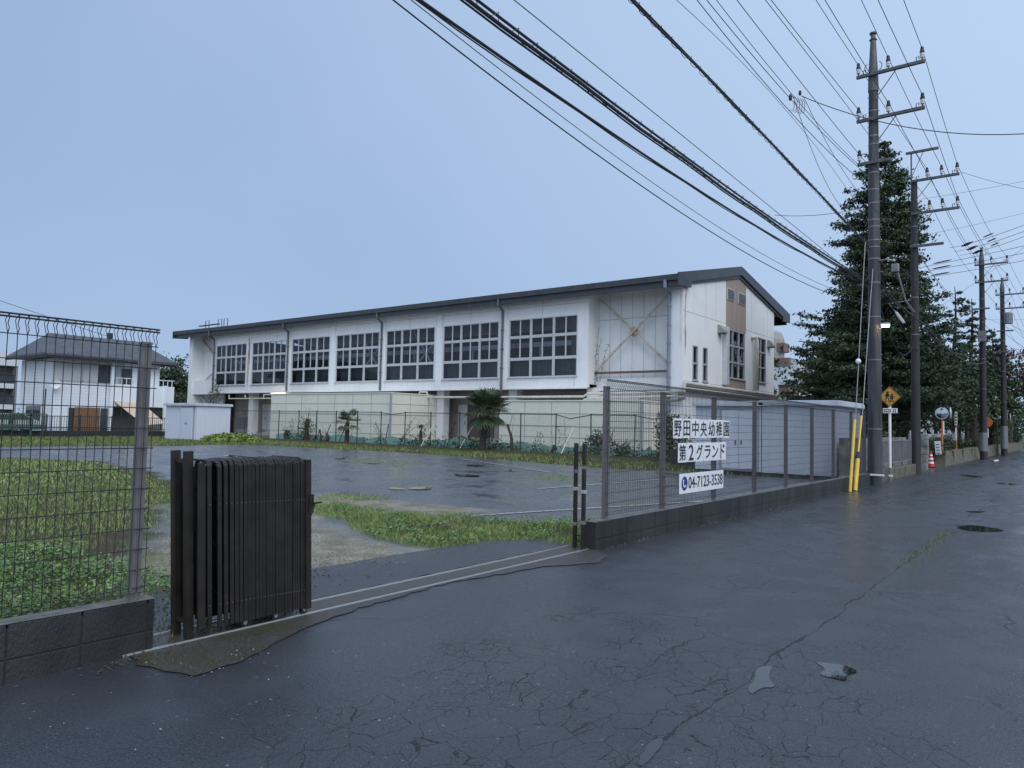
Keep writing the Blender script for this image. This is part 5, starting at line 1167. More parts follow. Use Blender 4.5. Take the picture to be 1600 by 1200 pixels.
# sparse conifers behind pole three
def at(u, Y): return onY(u, 640, Y)[0]
def hh(u, v, Y): return onY(u, v, Y)[2]
conifer(at(1493, 62), 62, hh(1493, 447, 62), lambda f: 2.1*(1-f)**.45 if f > .35 else 1.2, 'slim see-through conifer right of the huge cedar', per=6, step=.55, dens=6, ln=.3, wd=.15, z0=4, cl=5, nm='conifer_tree', group='thin conifers right of the cedar')
conifer(at(1519, 64), 64, hh(1519, 466, 64), lambda f: 2.2*(1-f)**.4 if f > .3 else 1.3, 'slim see-through conifer standing just left of the third utility pole', per=6, step=.55, dens=6, ln=.3, wd=.15, z0=4, cl=5, nm='conifer_tree', group='thin conifers right of the cedar')
conifer(at(1551, 70), 70, hh(1551, 520, 70), lambda f: 2.4*(1-f)**.5+.1, 'thin pale conifer between the third and fourth utility poles', per=7, step=.5, dens=8, ln=.34, wd=.16, z0=3, cl=6, nm='conifer_tree', group='thin conifers right of the cedar')
open_tree(-9.0, 52, 7.2, 3.6, 'dark broadleaf tree behind the grey slat fence', 5200, 'dkleaf', group='dark trees behind the slat fence', lobes=20)
open_tree(-8.2, 60, 7.6, 3.4, 'dark broadleaf tree behind the orange and white post', 4200, 'dkleaf', group='dark trees behind the slat fence', lobes=20)
open_tree(-12.5, 57, 9.5, 4.6, 'tall dark tree filling the gap between cedar and slim conifers', 5200, 'dkleaf', group='dark trees behind the slat fence', lobes=22)
open_tree(-7.2, 68, 7.0, 3.2, 'yellowish green young tree between the third pole and the round mirrors', 3800, 'midleaf', lobes=18)
open_tree(-5.4, 84, 9.2, 3.6, 'plum coloured tree arching behind the fourth utility pole', 4200, 'redleaf', z0=.62, lobes=16)
open_tree(-6.5, 100, 10.5, 5.5, 'round green tree at the far end of the road', 5200, 'midleaf', group='trees at the far end of the road', ln=.4, wd=.22)
open_tree(-2.0, 135, 10, 7, 'hazy green tree closing the view down the road', 5200, 'midleaf', group='trees at the far end of the road', ln=.5, wd=.28)
open_tree(-14, 95, 11, 6, 'broad dark tree behind the plum coloured tree', 4200, 'dkleaf', ln=.4, wd=.22)
open_tree(4, 150, 11, 7, 'far green tree at the right edge of the view', 3500, 'dkleaf', group='trees at the far end of the road', ln=.5, wd=.28)
open_tree(-18.2, 53.0, 7.6, 1.5, 'green tree squeezed between the gym corner and the terrace block', 2200, 'midleaf', lobes=12)
bush(-5.9, 74, (1.1, 6, 2.6), 5200, .22, .12, M['midleaf'], 'long clipped hedge along the far kerb under the right wires', nm='hedge', lobes=16)
bush(-5.7, 90, (1.3, 8, 3.3), 4200, .26, .14, M['dkleaf'], 'taller far hedge where the road disappears', nm='hedge', lobes=14)
# trees beyond the left shed
for u, v, Y_, R_, lb in ((262, 577, 56, 4.2, 'round dark green tree between the white house and the gym'), (285, 592, 60, 3.4, 'smaller dark tree touching the left end of the gym'), (240, 600, 62, 4, 'dark tree hidden behind the white house')):
    d = ray(u, 640); X_ = -88; p = onX(u, 640, X_); h_ = onX(u, v, X_)[2]
    open_tree(X_, p[1], h_, R_, lb, 5200, 'dkleaf', ln=.42, wd=.26, z0=.15, lobes=22, group='dark trees beyond the left shed')
open_tree(-120, 60, 9, 8, 'broad dark tree far beyond the left shed', 4200, 'dkleaf', ln=.6, wd=.35, z0=.1, lobes=22, group='dark trees beyond the left shed')

# ================================================================== UTILITY POLES
def insulator(mb, x, y, z, h=.34):
    mb.lathe((x, y, z), [(.02, -.06, 0), (.02, 0, 1), (.055, .02, 1), (.058, .06, 1), (.04, .075, 1), (.055, .09, 1), (.058, .14, 0), (.062, .16, 0), (.06, .22, 0), (.045, .24, 0), (.045, .31, 0), (.02, h, 0)], 10)
def pole(x, y, h, r0, r1, arms, label, m='polec', top=None, bands=(), steps=True, low=(), group='utility poles along the road', nseg=20, leanx=0):
    t = thing('utility_pole', (x, y, 0), label, 'utility pole', group); ZL = lambda z: leanx*z/h
    mb = MB(); mb.tube([(x+ZL(z), y, z) for z in np.linspace(-.05, h, 8)], [r0+(r1-r0)*f for f in np.linspace(0, 1, 8)], nseg); mb.build('shaft', M[m], t, smooth=False)
    if top:
        mb = MB(); mb.tube([(x, y, h-.4), (x, y, h+.02), (x, y, h+top-.18)], [r1+.02, r1+.012, .075], 14); mb.tube([(x, y, h+top-.18), (x, y, h+top-.14), (x, y, h+top)], [.11, .075, .06], 12); mb.tube([(x, y, h+top), (x, y, h+top+.04)], .10, 10); mb.build('top_extension', M['armm'], t)
        mb = MB()
        for s in (-1, 1):
            mb.tube([(x+s*(r1+.03+.08*math.sin(a)), y, h+.35+.12*math.cos(a)) for a in np.linspace(0, math.pi, 8)], .012, 5)
        mb.build('lifting_ring', M['armm'], t)
    for z in bands:
        mb = MB(); r = r0+(r1-r0)*z/h; mb.tube([(x+ZL(z), y, z-.016), (x+ZL(z), y, z+.016)], r+.005, nseg); mb.build('steel_band', M['galv'], t)
    if steps:
        mb = MB(); k = 0; z = 2.4
        while z < h-.3: r = r0+(r1-r0)*z/h; s = 1 if k % 2 else -1; mb.tube([(x+s*r*.9, y, z), (x+s*(r+.035), y, z)], .012, 5); z += .45; k += 1
        mb.build('step_bolt', M['galv'], t)
    for z, xa, xb, ins in arms:
        mb = MB(); mb.box(xa, xb, y-.14-r1*.6, y-.05-r1*.6, z-.045, z+.045); mb.build('crossarm', M['armm'], t, bevel=.004)
        if xb-xa > 1.2:
            mb = MB(); mb.bar((x+r1*.6, y-.12, z-.75), (x+.62, y-.14, z-.04), .03, .02); mb.build('arm_brace', M['galv'], t)
        for xi in ins:
            mb = MB(); insulator(mb, xi, y-.16, z+.10); mb.build('insulator', [M['cable'], M['porc']], t)
        mb = MB()
        for xi in (xa+.18, xb-.22):
            mb.tube([(xi, y-.16, z+.05), (xi, y-.16, z+.16), (xi+.07, y-.16, z+.18), (xi+.07, y-.16, z+.10)], .014, 5)
        if len(ins) > 1: mb.build('arrester', M['cable'], t)
    return t
P1 = (-4.70, 23.09)
pole(P1[0], P1[1], 11.95, .20, .125, [(12.02, -5.12, -3.33, (-5.07, -4.27, -3.40)), (10.68, -5.12, -3.34, (-5.07, -4.27, -3.40)), (9.38, -5.1, -4.2, (-5.05,))],
     'nearest and thickest concrete utility pole with two insulator crossarms', top=1.35, bands=(10.2, 9.95, 9.1, 8.6, 8.2, 7.7, 7.5, 7.1, 6.9, 6.55, 5.85, 4.85, 3.6, 1.61, 10.95), nseg=24)
P2 = (-4.88, 30.86)
pole(P2[0], P2[1], 11.0, .165, .11, [(11.02, -4.95, -3.38, (-4.42, -3.95, -3.45)), (9.77, -4.95, -3.39, (-4.35, -3.93, -3.45)), (8.52, -5.0, -3.9, ())],
     'dark slender utility pole directly behind the nearest one, with offset crossarms', m='polew', bands=(9.3, 8.6, 6.6, 5.2), nseg=18)
t = [o for o in scene.objects if o.name.startswith('utility_pole')][-1]
mb = MB(); mb.tube([(-4.96, 30.8, 10.6), (-4.96, 30.8, 12.2)], .03, 6); mb.box(-5.14, -4.05, 30.74, 30.84, 12.12, 12.2); mb.bar((-4.96, 30.79, 11.2), (-4.55, 30.79, 12.13), .025, .02); mb.build('upper_frame', M['armm'], t)
P3 = (-4.60, 51.68); pole(P3[0], P3[1], 12.0, .20, .13, [(11.66, -4.95, -3.26, (-4.9, -4.1, -3.32)), (10.6, -4.93, -3.26, (-4.9, -4.1, -3.32)), (9.0, -5.1, -4.2, ())], 'third utility pole with a pale sleeve guard near its foot', m='polew', top=.7, bands=(9.6, 8.2, 6.0, 4.2), nseg=16)
t3 = [o for o in scene.objects if o.name.startswith('utility_pole')][-1]
MB().tube([(-4.62, 51.68, .49), (-4.62, 51.68, 1.6)], .225, 18).build('sleeve_guard', M['galv'], t3)
MB().box(-4.8, -4.38, 51.3, 51.45, 7.0, 7.65).build('equipment_box', M['galv'], t3, bevel=.02)
P4 = (-4.35, 62.7); pole(P4[0], P4[1], 12.1, .2, .13, [(11.5, -4.75, -3.05, (-4.7, -3.9, -3.1)), (10.5, -4.75, -3.05, (-4.7, -3.9, -3.1)), (8.9, -4.7, -3.7, ()), (7.4, -5.0, -4.0, ())], 'fourth utility pole standing right of the third with a pale sleeve', m='polew', top=.6, bands=(9.6, 8.2, 6.0), nseg=16)
t4 = [o for o in scene.objects if o.name.startswith('utility_pole')][-1]
MB().tube([(-4.35, 62.7, .5), (-4.35, 62.7, 2.1)], .225, 18).build('sleeve_guard', M['galv'], t4)
mb = MB(); mb.lathe((-4.0, 62.5, 9.4), [(.28, 0), (.28, .7), (.18, .8)], 14); mb.build('transformer', M['galv'], t4)
mb = MB(); mb.tube([(-4.75, 62.6, 0), (-4.75, 62.6, 4)], .06, 8); mb.build('conduit', M['polew'], t4)
pole(-4.3, 96, 12.2, .2, .13, [(11.4, -4.7, -3.0, (-4.6, -3.9, -3.1)), (10.2, -4.7, -3.0, (-4.6, -3.9, -3.1))], 'farthest utility pole near the end of the road', m='polew', top=.6, nseg=10)

# street lamps
t = thing('street_lamp', (-4.45, 23.0, 4.4), 'lit street lamp glowing on a short arm of the nearest utility pole', 'street lamp')
mb = MB(); mb.tube([(-4.56, 23.0, 4.45), (-4.50, 22.95, 4.5), (-4.42, 22.9, 4.55)], .02, 6); mb.prism([(22.78, 4.57), (23.0, 4.57), (22.97, 4.63), (22.81, 4.63)], -4.48, -4.26, 'X'); mb.build('housing', M['lampgrey'], t)
mb = MB(); mb.box(-4.45, -4.29, 22.80, 22.98, 4.53, 4.569); mb.build('lamp_glass', M['lampon'], t)
t = thing('street_lamp', (-5.2, 30.8, 5.8), 'unlit grey lamp head tilted beside the dark second pole', 'street lamp')
p = onY(1400, 488, 30.6); q = onY(1413, 505, 30.6)
mb = MB(); mb.bar(p, q, .22, .09); mb.build('housing', M['lampgrey'], t, bevel=.02); mb = MB(); mb.tube([p, p+np.array([-.25, 0, .35]), (-5.0, 30.8, p[2]+.45)], .02, 6); mb.build('arm', M['galv'], t)
t = thing('junction_box', (-4.1, 23.1, 6.9), 'pale terminal box hung on a side arm of the nearest pole', 'box')
p = onY(1399, 419, 23.1); mb = MB(); mb.box(p[0]-.10, p[0]+.10, 23.0, 23.15, p[2]-.12, p[2]+.12); mb.build('housing', M['galv'], t, bevel=.03)
mb = MB(); mb.tube([(-4.6, 23.05, p[2]+.25), (-4.35, 23.05, p[2]+.27), (p[0], 23.1, p[2]+.2)], .03, 6); mb.tube([(p[0]+.05, 23.1, p[2]-.1), (p[0]+.2, 23.4, p[2]-.9), (p[0]+.35, 23.8, p[2]-1.2)], .03, 6); mb.build('arm', M['galv'], t)

# ================================================================== OVERHEAD WIRES
def wire(px, x, r, label, group=None, y0=-11, y1=None, m='cable', nm='overhead_wire', helix=None, n=46, sec=None):
    pts = [onX(u, v, x if not isinstance(x, (list, tuple)) else x[0]) for u, v in px]
    Yv = np.array([p[1] for p in pts]); Zv = np.array([p[2] for p in pts]); c = np.polyfit(Yv, Zv, 2 if len(px) > 2 else 1)
    y1 = y1 or Yv.max(); ys_ = np.linspace(y0, y1, n); mb = MB()
    P_ = [(x, yy, float(np.polyval(c, yy))) for yy in ys_]; mb.tube(P_, r, 6)
    if sec:
        for dx, dz, rr in sec: mb.tube([(a+dx, b, z+dz+.012*math.sin(b*1.9)) for a, b, z in P_], rr, 6)
    if helix:
        hr, pitch = helix; q = []; k = int((y1-y0)/pitch*10)
        ymin = max(y0, 1.5)
        k = int((y1-ymin)/pitch*10)
        for i in range(k):
            yy = ymin+i*pitch/10; a = i*2*math.pi/10; q.append((x+hr*math.cos(a), yy, float(np.polyval(c, yy))-hr*.5+hr*math.sin(a)))
        mb.tube(q, .005, 3, caps=False)
    o = mb.build(nm, M[m], recalc=False); return tag(o, label, 'wire', group)
GW = 'wires strung between the utility poles'
wire([(607, 0), (799, 138), (1000, 286), (1200, 418), (1290, 455)], -5.0, .008, 'lowest and leftmost thin wire crossing the sky toward the cedar', GW, y1=23)
wire([(641, 0), (820, 138), (1000, 270), (1200, 403), (1290, 447)], -4.98, .005, 'faint greenish wire just above the lowest wire', GW, m='cableg', y1=23)
wire([(649, 0), (799, 99), (1000, 232), (1200, 367), (1362, 447)], -4.95, .017, 'plain thick black cable between the greenish wire and the laced cables', GW, sec=((0.0, -.028, .008),))
wire([(741, 0), (870, 96), (1000, 186), (1200, 340), (1362, 442)], -4.9, .017, 'thick double cable wrapped in a spiral hanger, left of the laced bundle', GW, nm='cable_bundle', helix=(.055, .36), sec=((0.01, -.075, .022), (-.02, -.1, .012)))
wire([(795, 0), (1000, 148), (1200, 326), (1300, 400)], -4.85, .006, 'thin wire right above the thick double cable', GW, y1=23)
wire([(990, 0), (1095, 107), (1200, 216), (1290, 313), (1358, 385)], -4.72, .014, 'laced black cable bundle between the double cable and the fan of thin wires', GW, nm='cable_bundle', helix=(.045, .34), sec=((.01, -.05, .017),))
XLV = -5.05
wire([(1061, 0), (1200, 148), (1300, 255), (1344, 330)], -4.9, .005, 'faint wire leftmost of the fan of thin wires', GW, m='cableg', y1=23)
wire([(1089, 0), (1200, 135), (1258, 200), (1352, 287)], -4.85, .008, 'second wire from the left in the fan of thin wires', GW, y1=23)
wire([(1104, 0), (1200, 114), (1260, 182), (1342, 262)], XLV, .008, 'wire ending at the small third crossarm of the nearest pole', GW, y1=23)
wire([(1119, 0), (1200, 101), (1288, 205), (1342, 258)], XLV+.05, .007, 'twin wire beside the one ending at the small third crossarm', GW, y1=23)
wire([(1151, 0), (1200, 62), (1292, 180), (1360, 262)], -4.75, .008, 'wire meeting the nearest pole just below its second crossarm, left side', GW, y1=23)
wire([(1196, 0), (1280, 108), (1360, 214)], -4.72, .008, 'wire passing the nearest pole just under the lower long crossarm', GW, y1=30.8)
for u0, pm, ins, x, zz_, nmx in ((1275, (1310, 50), (1343, 103), -5.07, 12.4, 'left insulator of the top crossarm'), (1346, None, (1391, 90), -4.27, 12.4, 'middle insulator of the top crossarm'), (1412, None, (1442, 75), -3.40, 12.4, 'right insulator of the top crossarm'),
                                 (1205, (1310, 137), (1343, 173), -5.07, 11.05, 'left insulator of the lower crossarm'), (1289, None, (1391, 160), -4.27, 11.05, 'middle insulator of the lower crossarm'), (1372, None, (1442, 147), -3.40, 11.05, 'right insulator of the lower crossarm')):
    p = onX(u0, 0, x); y1, z1 = 23.0, zz_; mb = MB(); y0_, z0_ = p[1], p[2]
    s_ = (z1-z0_)/(y1-y0_)
    sagk = .0016
    f = lambda yy: z0_+s_*(yy-y0_)+sagk*(yy-y0_)*(yy-y1)
    mb.tube([(x, yy, f(yy)) for yy in np.linspace(-11, y1, 30)], .009, 6); tag(mb.build('overhead_wire', M['cable'], recalc=False), 'wire overhead to the %s of the nearest pole' % nmx, 'wire', GW)
def span(a, b, sag_, r, label, m='cable', cat='wire', n=16, nm='overhead_wire', group=GW):
    a = np.array(a, float); b = np.array(b, float); mb = MB(); mb.tube([a+(b-a)*f-np.array([0, 0, 4*sag_*f*(1-f)]) for f in np.linspace(0, 1, n)], r, 6); return tag(mb.build(nm, M[m], recalc=False), label, cat, group)
lv = ['left', 'middle', 'right']
A1 = {'top': [(-5.07, 23, 12.4), (-4.27, 23, 12.4), (-3.4, 23, 12.4)], 'lower': [(-5.07, 23, 11.05), (-4.27, 23, 11.05), (-3.4, 23, 11.05)]}
A2 = {'top': [(-4.42, 30.7, 11.4), (-3.95, 30.7, 11.4), (-3.45, 30.7, 11.4)], 'lower': [(-4.35, 30.7, 10.15), (-3.93, 30.7, 10.15), (-3.45, 30.7, 10.15)]}
A3 = {'top': [(-4.9, 51.5, 12.0), (-4.1, 51.5, 12.0), (-3.32, 51.5, 12.0)], 'lower': [(-4.9, 51.5, 10.95), (-4.1, 51.5, 10.95), (-3.32, 51.5, 10.95)]}
A4 = {'top': [(-4.7, 62.5, 11.85), (-3.9, 62.5, 11.85), (-3.1, 62.5, 11.85)], 'lower': [(-4.7, 62.5, 10.85), (-3.9, 62.5, 10.85), (-3.1, 62.5, 10.85)]}
A5 = {'top': [(-4.6, 95.8, 11.8), (-3.9, 95.8, 11.8), (-3.1, 95.8, 11.8)], 'lower': [(-4.6, 95.8, 10.6), (-3.9, 95.8, 10.6), (-3.1, 95.8, 10.6)]}
for (P_, Q_, d, sg) in ((A1, A2, 'nearest to second pole', .05), (A2, A3, 'second to third pole', .35), (A3, A4, 'third to fourth pole', .1), (A4, A5, 'fourth to farthest pole', .7)):
    for lvl in ('top', 'lower'):
        for i in range(3): span(P_[lvl][i], Q_[lvl][i], sg, .009, '%s wire at the %s crossarm, %s' % (lv[i], lvl, d))
for x, z, r, lb in ((-4.95, 8.9, .008, 'thin service wire level with third crossarm'), (-4.6, 8.3, .008, 'thin service wire just under the third crossarm'), (-5.0, 6.2, .02, 'thick communication cable'), (-4.5, 5.75, .022, 'lowest thick communication cable'), (-4.75, 7.3, .012, 'middle communication cable')):
    y = [23.1, 30.86, 51.6, 62.6, 95.9, 140]; zz_ = [z, z-.3, z+.1, z-.1, z, z-.5]
    nmz = ['nearest pole and second pole', 'second pole and third pole', 'third pole and fourth pole', 'fourth pole and farthest pole', 'farthest pole and the end of the road']
    for i in range(5): span((x, y[i], zz_[i]), (x+.15, y[i+1], zz_[i+1]), (.15, .6, .25, 1.0, 1.2)[i], r, '%s, %s' % (lb, nmz[i]))
# house service drops crossing the road
a = onY(1252, 150, 15.5); e_ = onY(1600, 187, 16.3); span(a, e_+(e_-a)*.25, .42, .009, 'wire crossing the road from the thin wire fan to the right edge')
span(onY(1255, 150, 15.5), onY(1395, 345, 23.2), .5, .006, 'slack drop wire falling from the fan to the nearest pole'); span(onY(1240, 152, 15.2), onY(1345, 340, 22.9), .7, .006, 'second slack drop wire left of the nearest pole')
t = thing('wire_splice', onY(1243, 158, 15.4), 'tangle of black wire clamps where the crossing wire joins the fan', 'clamp'); mb = MB()
for i in range(5):
    c = onY(1238+i*4, 150+i*1.2, 15.4); mb.tube([c, c+np.array([.05, 0, -.10]), c+np.array([.02, .03, -.28]), c+np.array([-.06, 0, -.30])], .007, 4)
c = onY(1235, 157, 15.4); mb.lathe(tuple(c), [(.02, 0), (.035, .03), (.035, .1), (.015, .14)], 8); c = onY(1250, 149, 15.4); mb.lathe(tuple(c), [(.02, 0), (.03, .03), (.03, .08), (.015, .1)], 8); mb.build('clamps', M['cable'], t, recalc=False)
YX = 44
for i, (pa, pb, lb) in enumerate((((1512, 381), (1600, 344), 'highest'), ((1520, 387), (1600, 354), 'second highest'), ((1528, 393), (1600, 362), 'third highest'))):
    a, b = onY(*pa, YX+i*.4), onY(*pb, YX+i*.4); e = a+(b-a)*2.4; span(a, e, .25, .012, '%s of three thick wires leaving the wire junction to the right' % lb)
    mb = MB(); mb.tube([a+(b-a)*.28, a+(b-a)*.33, a+(b-a)*.42, a+(b-a)*.47], [.013, .035, .035, .013], 8); mb.tube([a-(b-a)*.12, a-(b-a)*.04, a+(b-a)*.02, a+(b-a)*.10], [.02, .075, .07, .02], 8)
    tag(mb.build('wire_coupling', M['cable']), 'black spindle coupling on the %s wire of the junction' % lb, 'coupling', 'couplings at the wire junction')
    c = onY(pa[0]-28, pa[1]+6, YX); span(c, a, .02, .01, 'insulator string holding the %s junction wire' % lb)
for i, (pa, pb, lb) in enumerate((((1440, 416), (1600, 381), 'upper'), ((1438, 424), (1600, 392), 'middle'), ((1436, 434), (1600, 404), 'lower'))):
    a, b = onY(*pa, 40), onY(*pb, 40); e = b+(b-a)*.8; s_ = a-(b-a)*.3; span(s_, e, .1, .011, '%s of three parallel wires from the cedar to the right edge' % lb)
    mb = MB(); mb.tube([a+(b-a)*.12, a+(b-a)*.16, a+(b-a)*.27, a+(b-a)*.31], [.012, .033, .033, .012], 8); tag(mb.build('wire_coupling', M['cable']), 'black spindle coupling on the %s parallel wire by the cedar' % lb, 'coupling', 'couplings on the parallel wires')
for pa, pb, Y_, lb in (((1440, 311), (1600, 280), 42.5, 'thin stay wire from the cedar top rising to the right edge'), ((1440, 368), (1600, 330), 42.5, 'thin wire with a bead below the stay wire at the right edge'), ((1440, 497), (1600, 497), 50, 'level thick cable passing behind the third pole'),
                       ((1500, 268), (1600, 291), 31, 'short beaded wire leaving the second pole to the right edge'), ((1450, 492), (1600, 384), 45, 'faint wire rising from the cedar to the right edge'),
                       ((1210, 336), (1350, 324), 20, 'thin link wire from the double cable to the nearest pole'), ((1545, 498), (1600, 520), 60, 'drooping wire leaving the third pole at the right edge')):
    a, b = onY(*pa, Y_), onY(*pb, Y_); e = b+(b-a)*(.6 if pb[0] == 1600 else 0); span(a, e, .1, .007, lb)
for k, (x, z, dz) in enumerate(((-3.6, 8.8, 2.3), (-3.3, 7.8, 2.0), (-3.8, 6.8, 2.4), (-3.5, 9.6, 1.6))):
    span((x-.7, 62.7, z), (x+9, 74, z-.6), dz, .012, ['slack looping wire', 'deeply sagging wire', 'lowest sagging wire', 'upper sagging wire'][k]+' leaving the fourth pole to the right')
wl_ = onX(0, 468, -40), onX(85, 497, -40); span(wl_[0]-(wl_[1]-wl_[0])*2, wl_[1]+(wl_[1]-wl_[0])*1.2, .05, .012, 'thin wire crossing the sky above the white house')
# hanging coil and cables between first two poles
span((-4.55, 23.1, 6.15), (-4.8, 30.8, 4.6), .35, .02, 'drooping black cable from the nearest pole to the second pole'); span((-4.55, 23.1, 5.2), (-4.9, 30.8, 4.9), .9, .012, 'sagging thin cable low between the first two poles')

# guy wires and guards
def guard(a, b, label, cap=False):
    t = thing('wire_guard', (a[0], a[1], 0), label, 'wire guard', 'yellow guy wire guards by the nearest pole'); mb = MB(); a = np.array(a); b = np.array(b)
    if cap:
        c = a+(b-a)*.42; mb.tube([a, c], .054, 12); mb.build('lower_sleeve', M['yellow'], t); MB().tube([c, c+(b-a)*.02, c+(b-a)*.09], [.066, .066, .03], 12).build('rubber_cap', M['rubber'], t); MB().tube([c+(b-a)*.09, b], .026, 10).build('upper_sleeve', M['yellow'], t)
    else: mb.tube([a, b], .038, 12); mb.build('sleeve', M['yellow'], t)
g1, g1t = onX(1328, 769, -4.63), onX(1335.5, 656, -4.66); guard((g1[0], g1[1], .0), g1t, 'straight yellow guy wire guard, left of the pair beside the concrete pole')
g2, g2t = onX(1336, 766, -4.62), onX(1346, 650, -4.66); guard((g2[0], g2[1], .0), g2t, 'yellow guard with black rubber cap, right of the pair beside the concrete pole', True)
gA = onX(1337, 640, -4.66); gB = onX(1350, 412, -4.68); mb = MB(); mb.tube([g1t-np.array([0, 0, .3]), gB, gB+(gB-g1t)*.15], .012, 6)
o = tag(mb.build('guy_wire', M['galv']), 'guy wire with a white ball rising left of the nearest pole', 'guy wire', 'guy wires of the nearest pole'); c = g1t+(gB-g1t)*((656-568)/(656-412.)); mb = MB(); mb.lathe(tuple(c), [(.01, -.075), (.05, -.055), (.075, 0), (.05, .055), (.01, .075)], 12); mb.build('ball_insulator', M['white'], o, smooth=True)
mb = MB(); mb.tube([g2t-np.array([0, 0, .3]), onX(1360, 470, -4.69), onX(1364, 420, -4.70)], .012, 6); tag(mb.build('guy_wire', M['galv']), 'guy wire running up the left face of the nearest pole', 'guy wire', 'guy wires of the nearest pole')
mb = MB(); mb.box(-4.83, -4.42, 22.86, 22.9, .28, .33); mb.box(-4.3, -4.2, 22.86, 22.9, .28, .33); tag(mb.build('pole_reflector', M['white']), 'small white reflector strip at the foot of the nearest pole', 'reflector')

# ================================================================== SCHOOL CROSSING SIGN
sx_, sy_ = -4.72, 25.31
t = thing('warning_sign', (sx_, sy_, 0), 'yellow diamond school crossing sign on a white post beside the concrete pole', 'traffic sign')
mb = MB(); zt = onY(1391, 636, sy_)[2]; zc = onY(1391, 620, sy_)[2]; mb.tube([(sx_, sy_, 0), (sx_, sy_, .42)], .040, 14, 1); mb.tube([(sx_, sy_, .42), (sx_, sy_, zc+.25)], .0385, 14, 0); mb.build('post', [M['white'], M['galv']], t)
r = .325; yf = sy_-.05
MB().prism([(sx_-r, zc), (sx_, zc-r), (sx_+r, zc), (sx_, zc+r)], yf-.0, yf+.012, 'Y').build('board', M['signyel'], t)
mb = MB()
for s_ in (0,):
    o_, i_ = r*.955, r*.90; pts = [(sx_-1, 0), (sx_, -1), (sx_+1, 0), (sx_, 1)]
    q = [(-1, 0), (0, -1), (1, 0), (0, 1)]
    for k in range(4):
        a, b = q[k], q[(k+1) % 4]; mb.quad((sx_+a[0]*o_, yf-.002, zc+a[1]*o_), (sx_+b[0]*o_, yf-.002, zc+b[1]*o_), (sx_+b[0]*i_, yf-.002, zc+b[1]*i_), (sx_+a[0]*i_, yf-.002, zc+a[1]*i_))
mb.build('border', M['ink'], t, recalc=False)
mb = MB()
def disc(cx, cz, rr, k=14): mb.quad(*[(sx_+cx+rr*math.cos(6.2832*i/k), yf-.0025, zc+cz+rr*math.sin(6.2832*i/k)) for i in range(k)])
def limb(a, b, w0, w1=None):
    w1 = w1 or w0; a = np.array(a); b = np.array(b); d = (b-a)/np.linalg.norm(b-a); n = np.array([-d[1], d[0]]); P_ = [a+n*w0/2, a-n*w0/2, b-n*w1/2, b+n*w1/2]; mb.quad(*[(sx_+p_[0], yf-.003, zc+p_[1]) for p_ in P_])
disc(-.055, .135, .036); limb((-.10, .150), (-.02, .152), .018); limb((-.06, .10), (-.065, .0), .075, .095); limb((-.09, .09), (-.125, .02), .024); limb((-.03, .085), (.02, .015), .022)
limb((-.08, .0), (-.10, -.08), .035, .026); limb((-.10, -.08), (-.125, -.15), .026, .022); limb((-.045, .0), (-.025, -.08), .035, .026); limb((-.025, -.08), (.0, -.15), .026, .022)
disc(.075, .065, .032); limb((.07, .03), (.06, -.07), .045, .105); limb((.085, .02), (.155, -.03), .02); limb((.05, .02), (.02, .0), .02); limb((.045, -.07), (.03, -.15), .026, .02); limb((.08, -.07), (.10, -.15), .026, .02)
limb((-.13, -.155), (.14, -.155), .012); mb.build('children_figure', M['ink'], t, recalc=False)
z1_, z0_ = onY(1391, 638, sy_)[2], onY(1391, 645.5, sy_)[2]; xa, xb = onY(1380, 640, sy_)[0], onY(1403, 640, sy_)[0]
MB().box(xa, xb, yf-.0, yf+.010, z0_, z1_).build('sub_plate', M['white'], t, bevel=.002)
mb = MB(); w_ = xb-xa
for a, b in ((.04, .16), (.18, .29), (.31, .42), (.44, .56), (.66, .76), (.79, .90)):
    x0_, x1_2 = xa+w_*a, xa+w_*b; h_ = z1_-z0_
    mb.box(x0_, x1_2, yf-.003, yf, z0_+h_*.16, z0_+h_*.34); mb.box(x0_, x1_2, yf-.003, yf, z0_+h_*.60, z0_+h_*.78); mb.box((x0_+x1_2)/2-w_*.02, (x0_+x1_2)/2+w_*.02, yf-.0035, yf-.003, z0_+h_*.12, z0_+h_*.86)
mb.build('worn_lettering', M['ink'], t)

# ================================================================== RIGHT SIDE: LOW WALL, RAILING, STONE PILLAR, PLANTER
MB_ = MB().box(-5.1, -4.86, 23.6, 31.2, -.05, .36); tag(MB_.build('kerb_wall', M['concmoss'], bevel=.02), 'mossy low concrete wall under the grey railing behind the school sign', 'wall')
t = thing('grey_railing', (-4.98, 27.3, .36), 'grey metal railing on the mossy low wall behind the school sign', 'railing')
mb = MB(); mb.box(-5.0, -4.96, 23.6, 30.4, 1.22, 1.27); mb.box(-5.0, -4.96, 23.6, 30.4, .50, .54)
for y in np.arange(23.65, 30.4, .17): mb.box(-4.99, -4.97, y, y+.02, .54, 1.22)
mb.build('bars', M['galv'], t)
for y in (23.6, 25.3, 27, 28.7, 30.35): MB().box(-5.01, -4.95, y, y+.06, .34, 1.30).build('post', M['galv'], t)
tag(MB().box(-5.75, -5.6, 23.4, 33.2, -.05, 1.32).build('stone_wall', M['stone']), 'rough grey stone wall close behind the grey railing', 'wall')
t = thing('stone_pillar', (-5.27, 34.9, 0), 'weathered stone gate pillar right of the dark second pole', 'pillar'); mb = MB(); z = -.05
for k in range(5):
    h_ = (.36, .30, .34, .30, .22)[k]; j = random.uniform(-.02, .02); mb.box(-5.5+j, -5.08+j, 34.6+j, 35.1, z, z+h_-.012); z += h_
mb.build('blocks', M['stone'], t, bevel=.02)
tag(MB().box(-7.6, -5.5, 36.4, 36.6, -.05, 1.15).build('stone_wall', M['stone']), 'set back stone wall between the pillar and the traffic cone', 'wall')
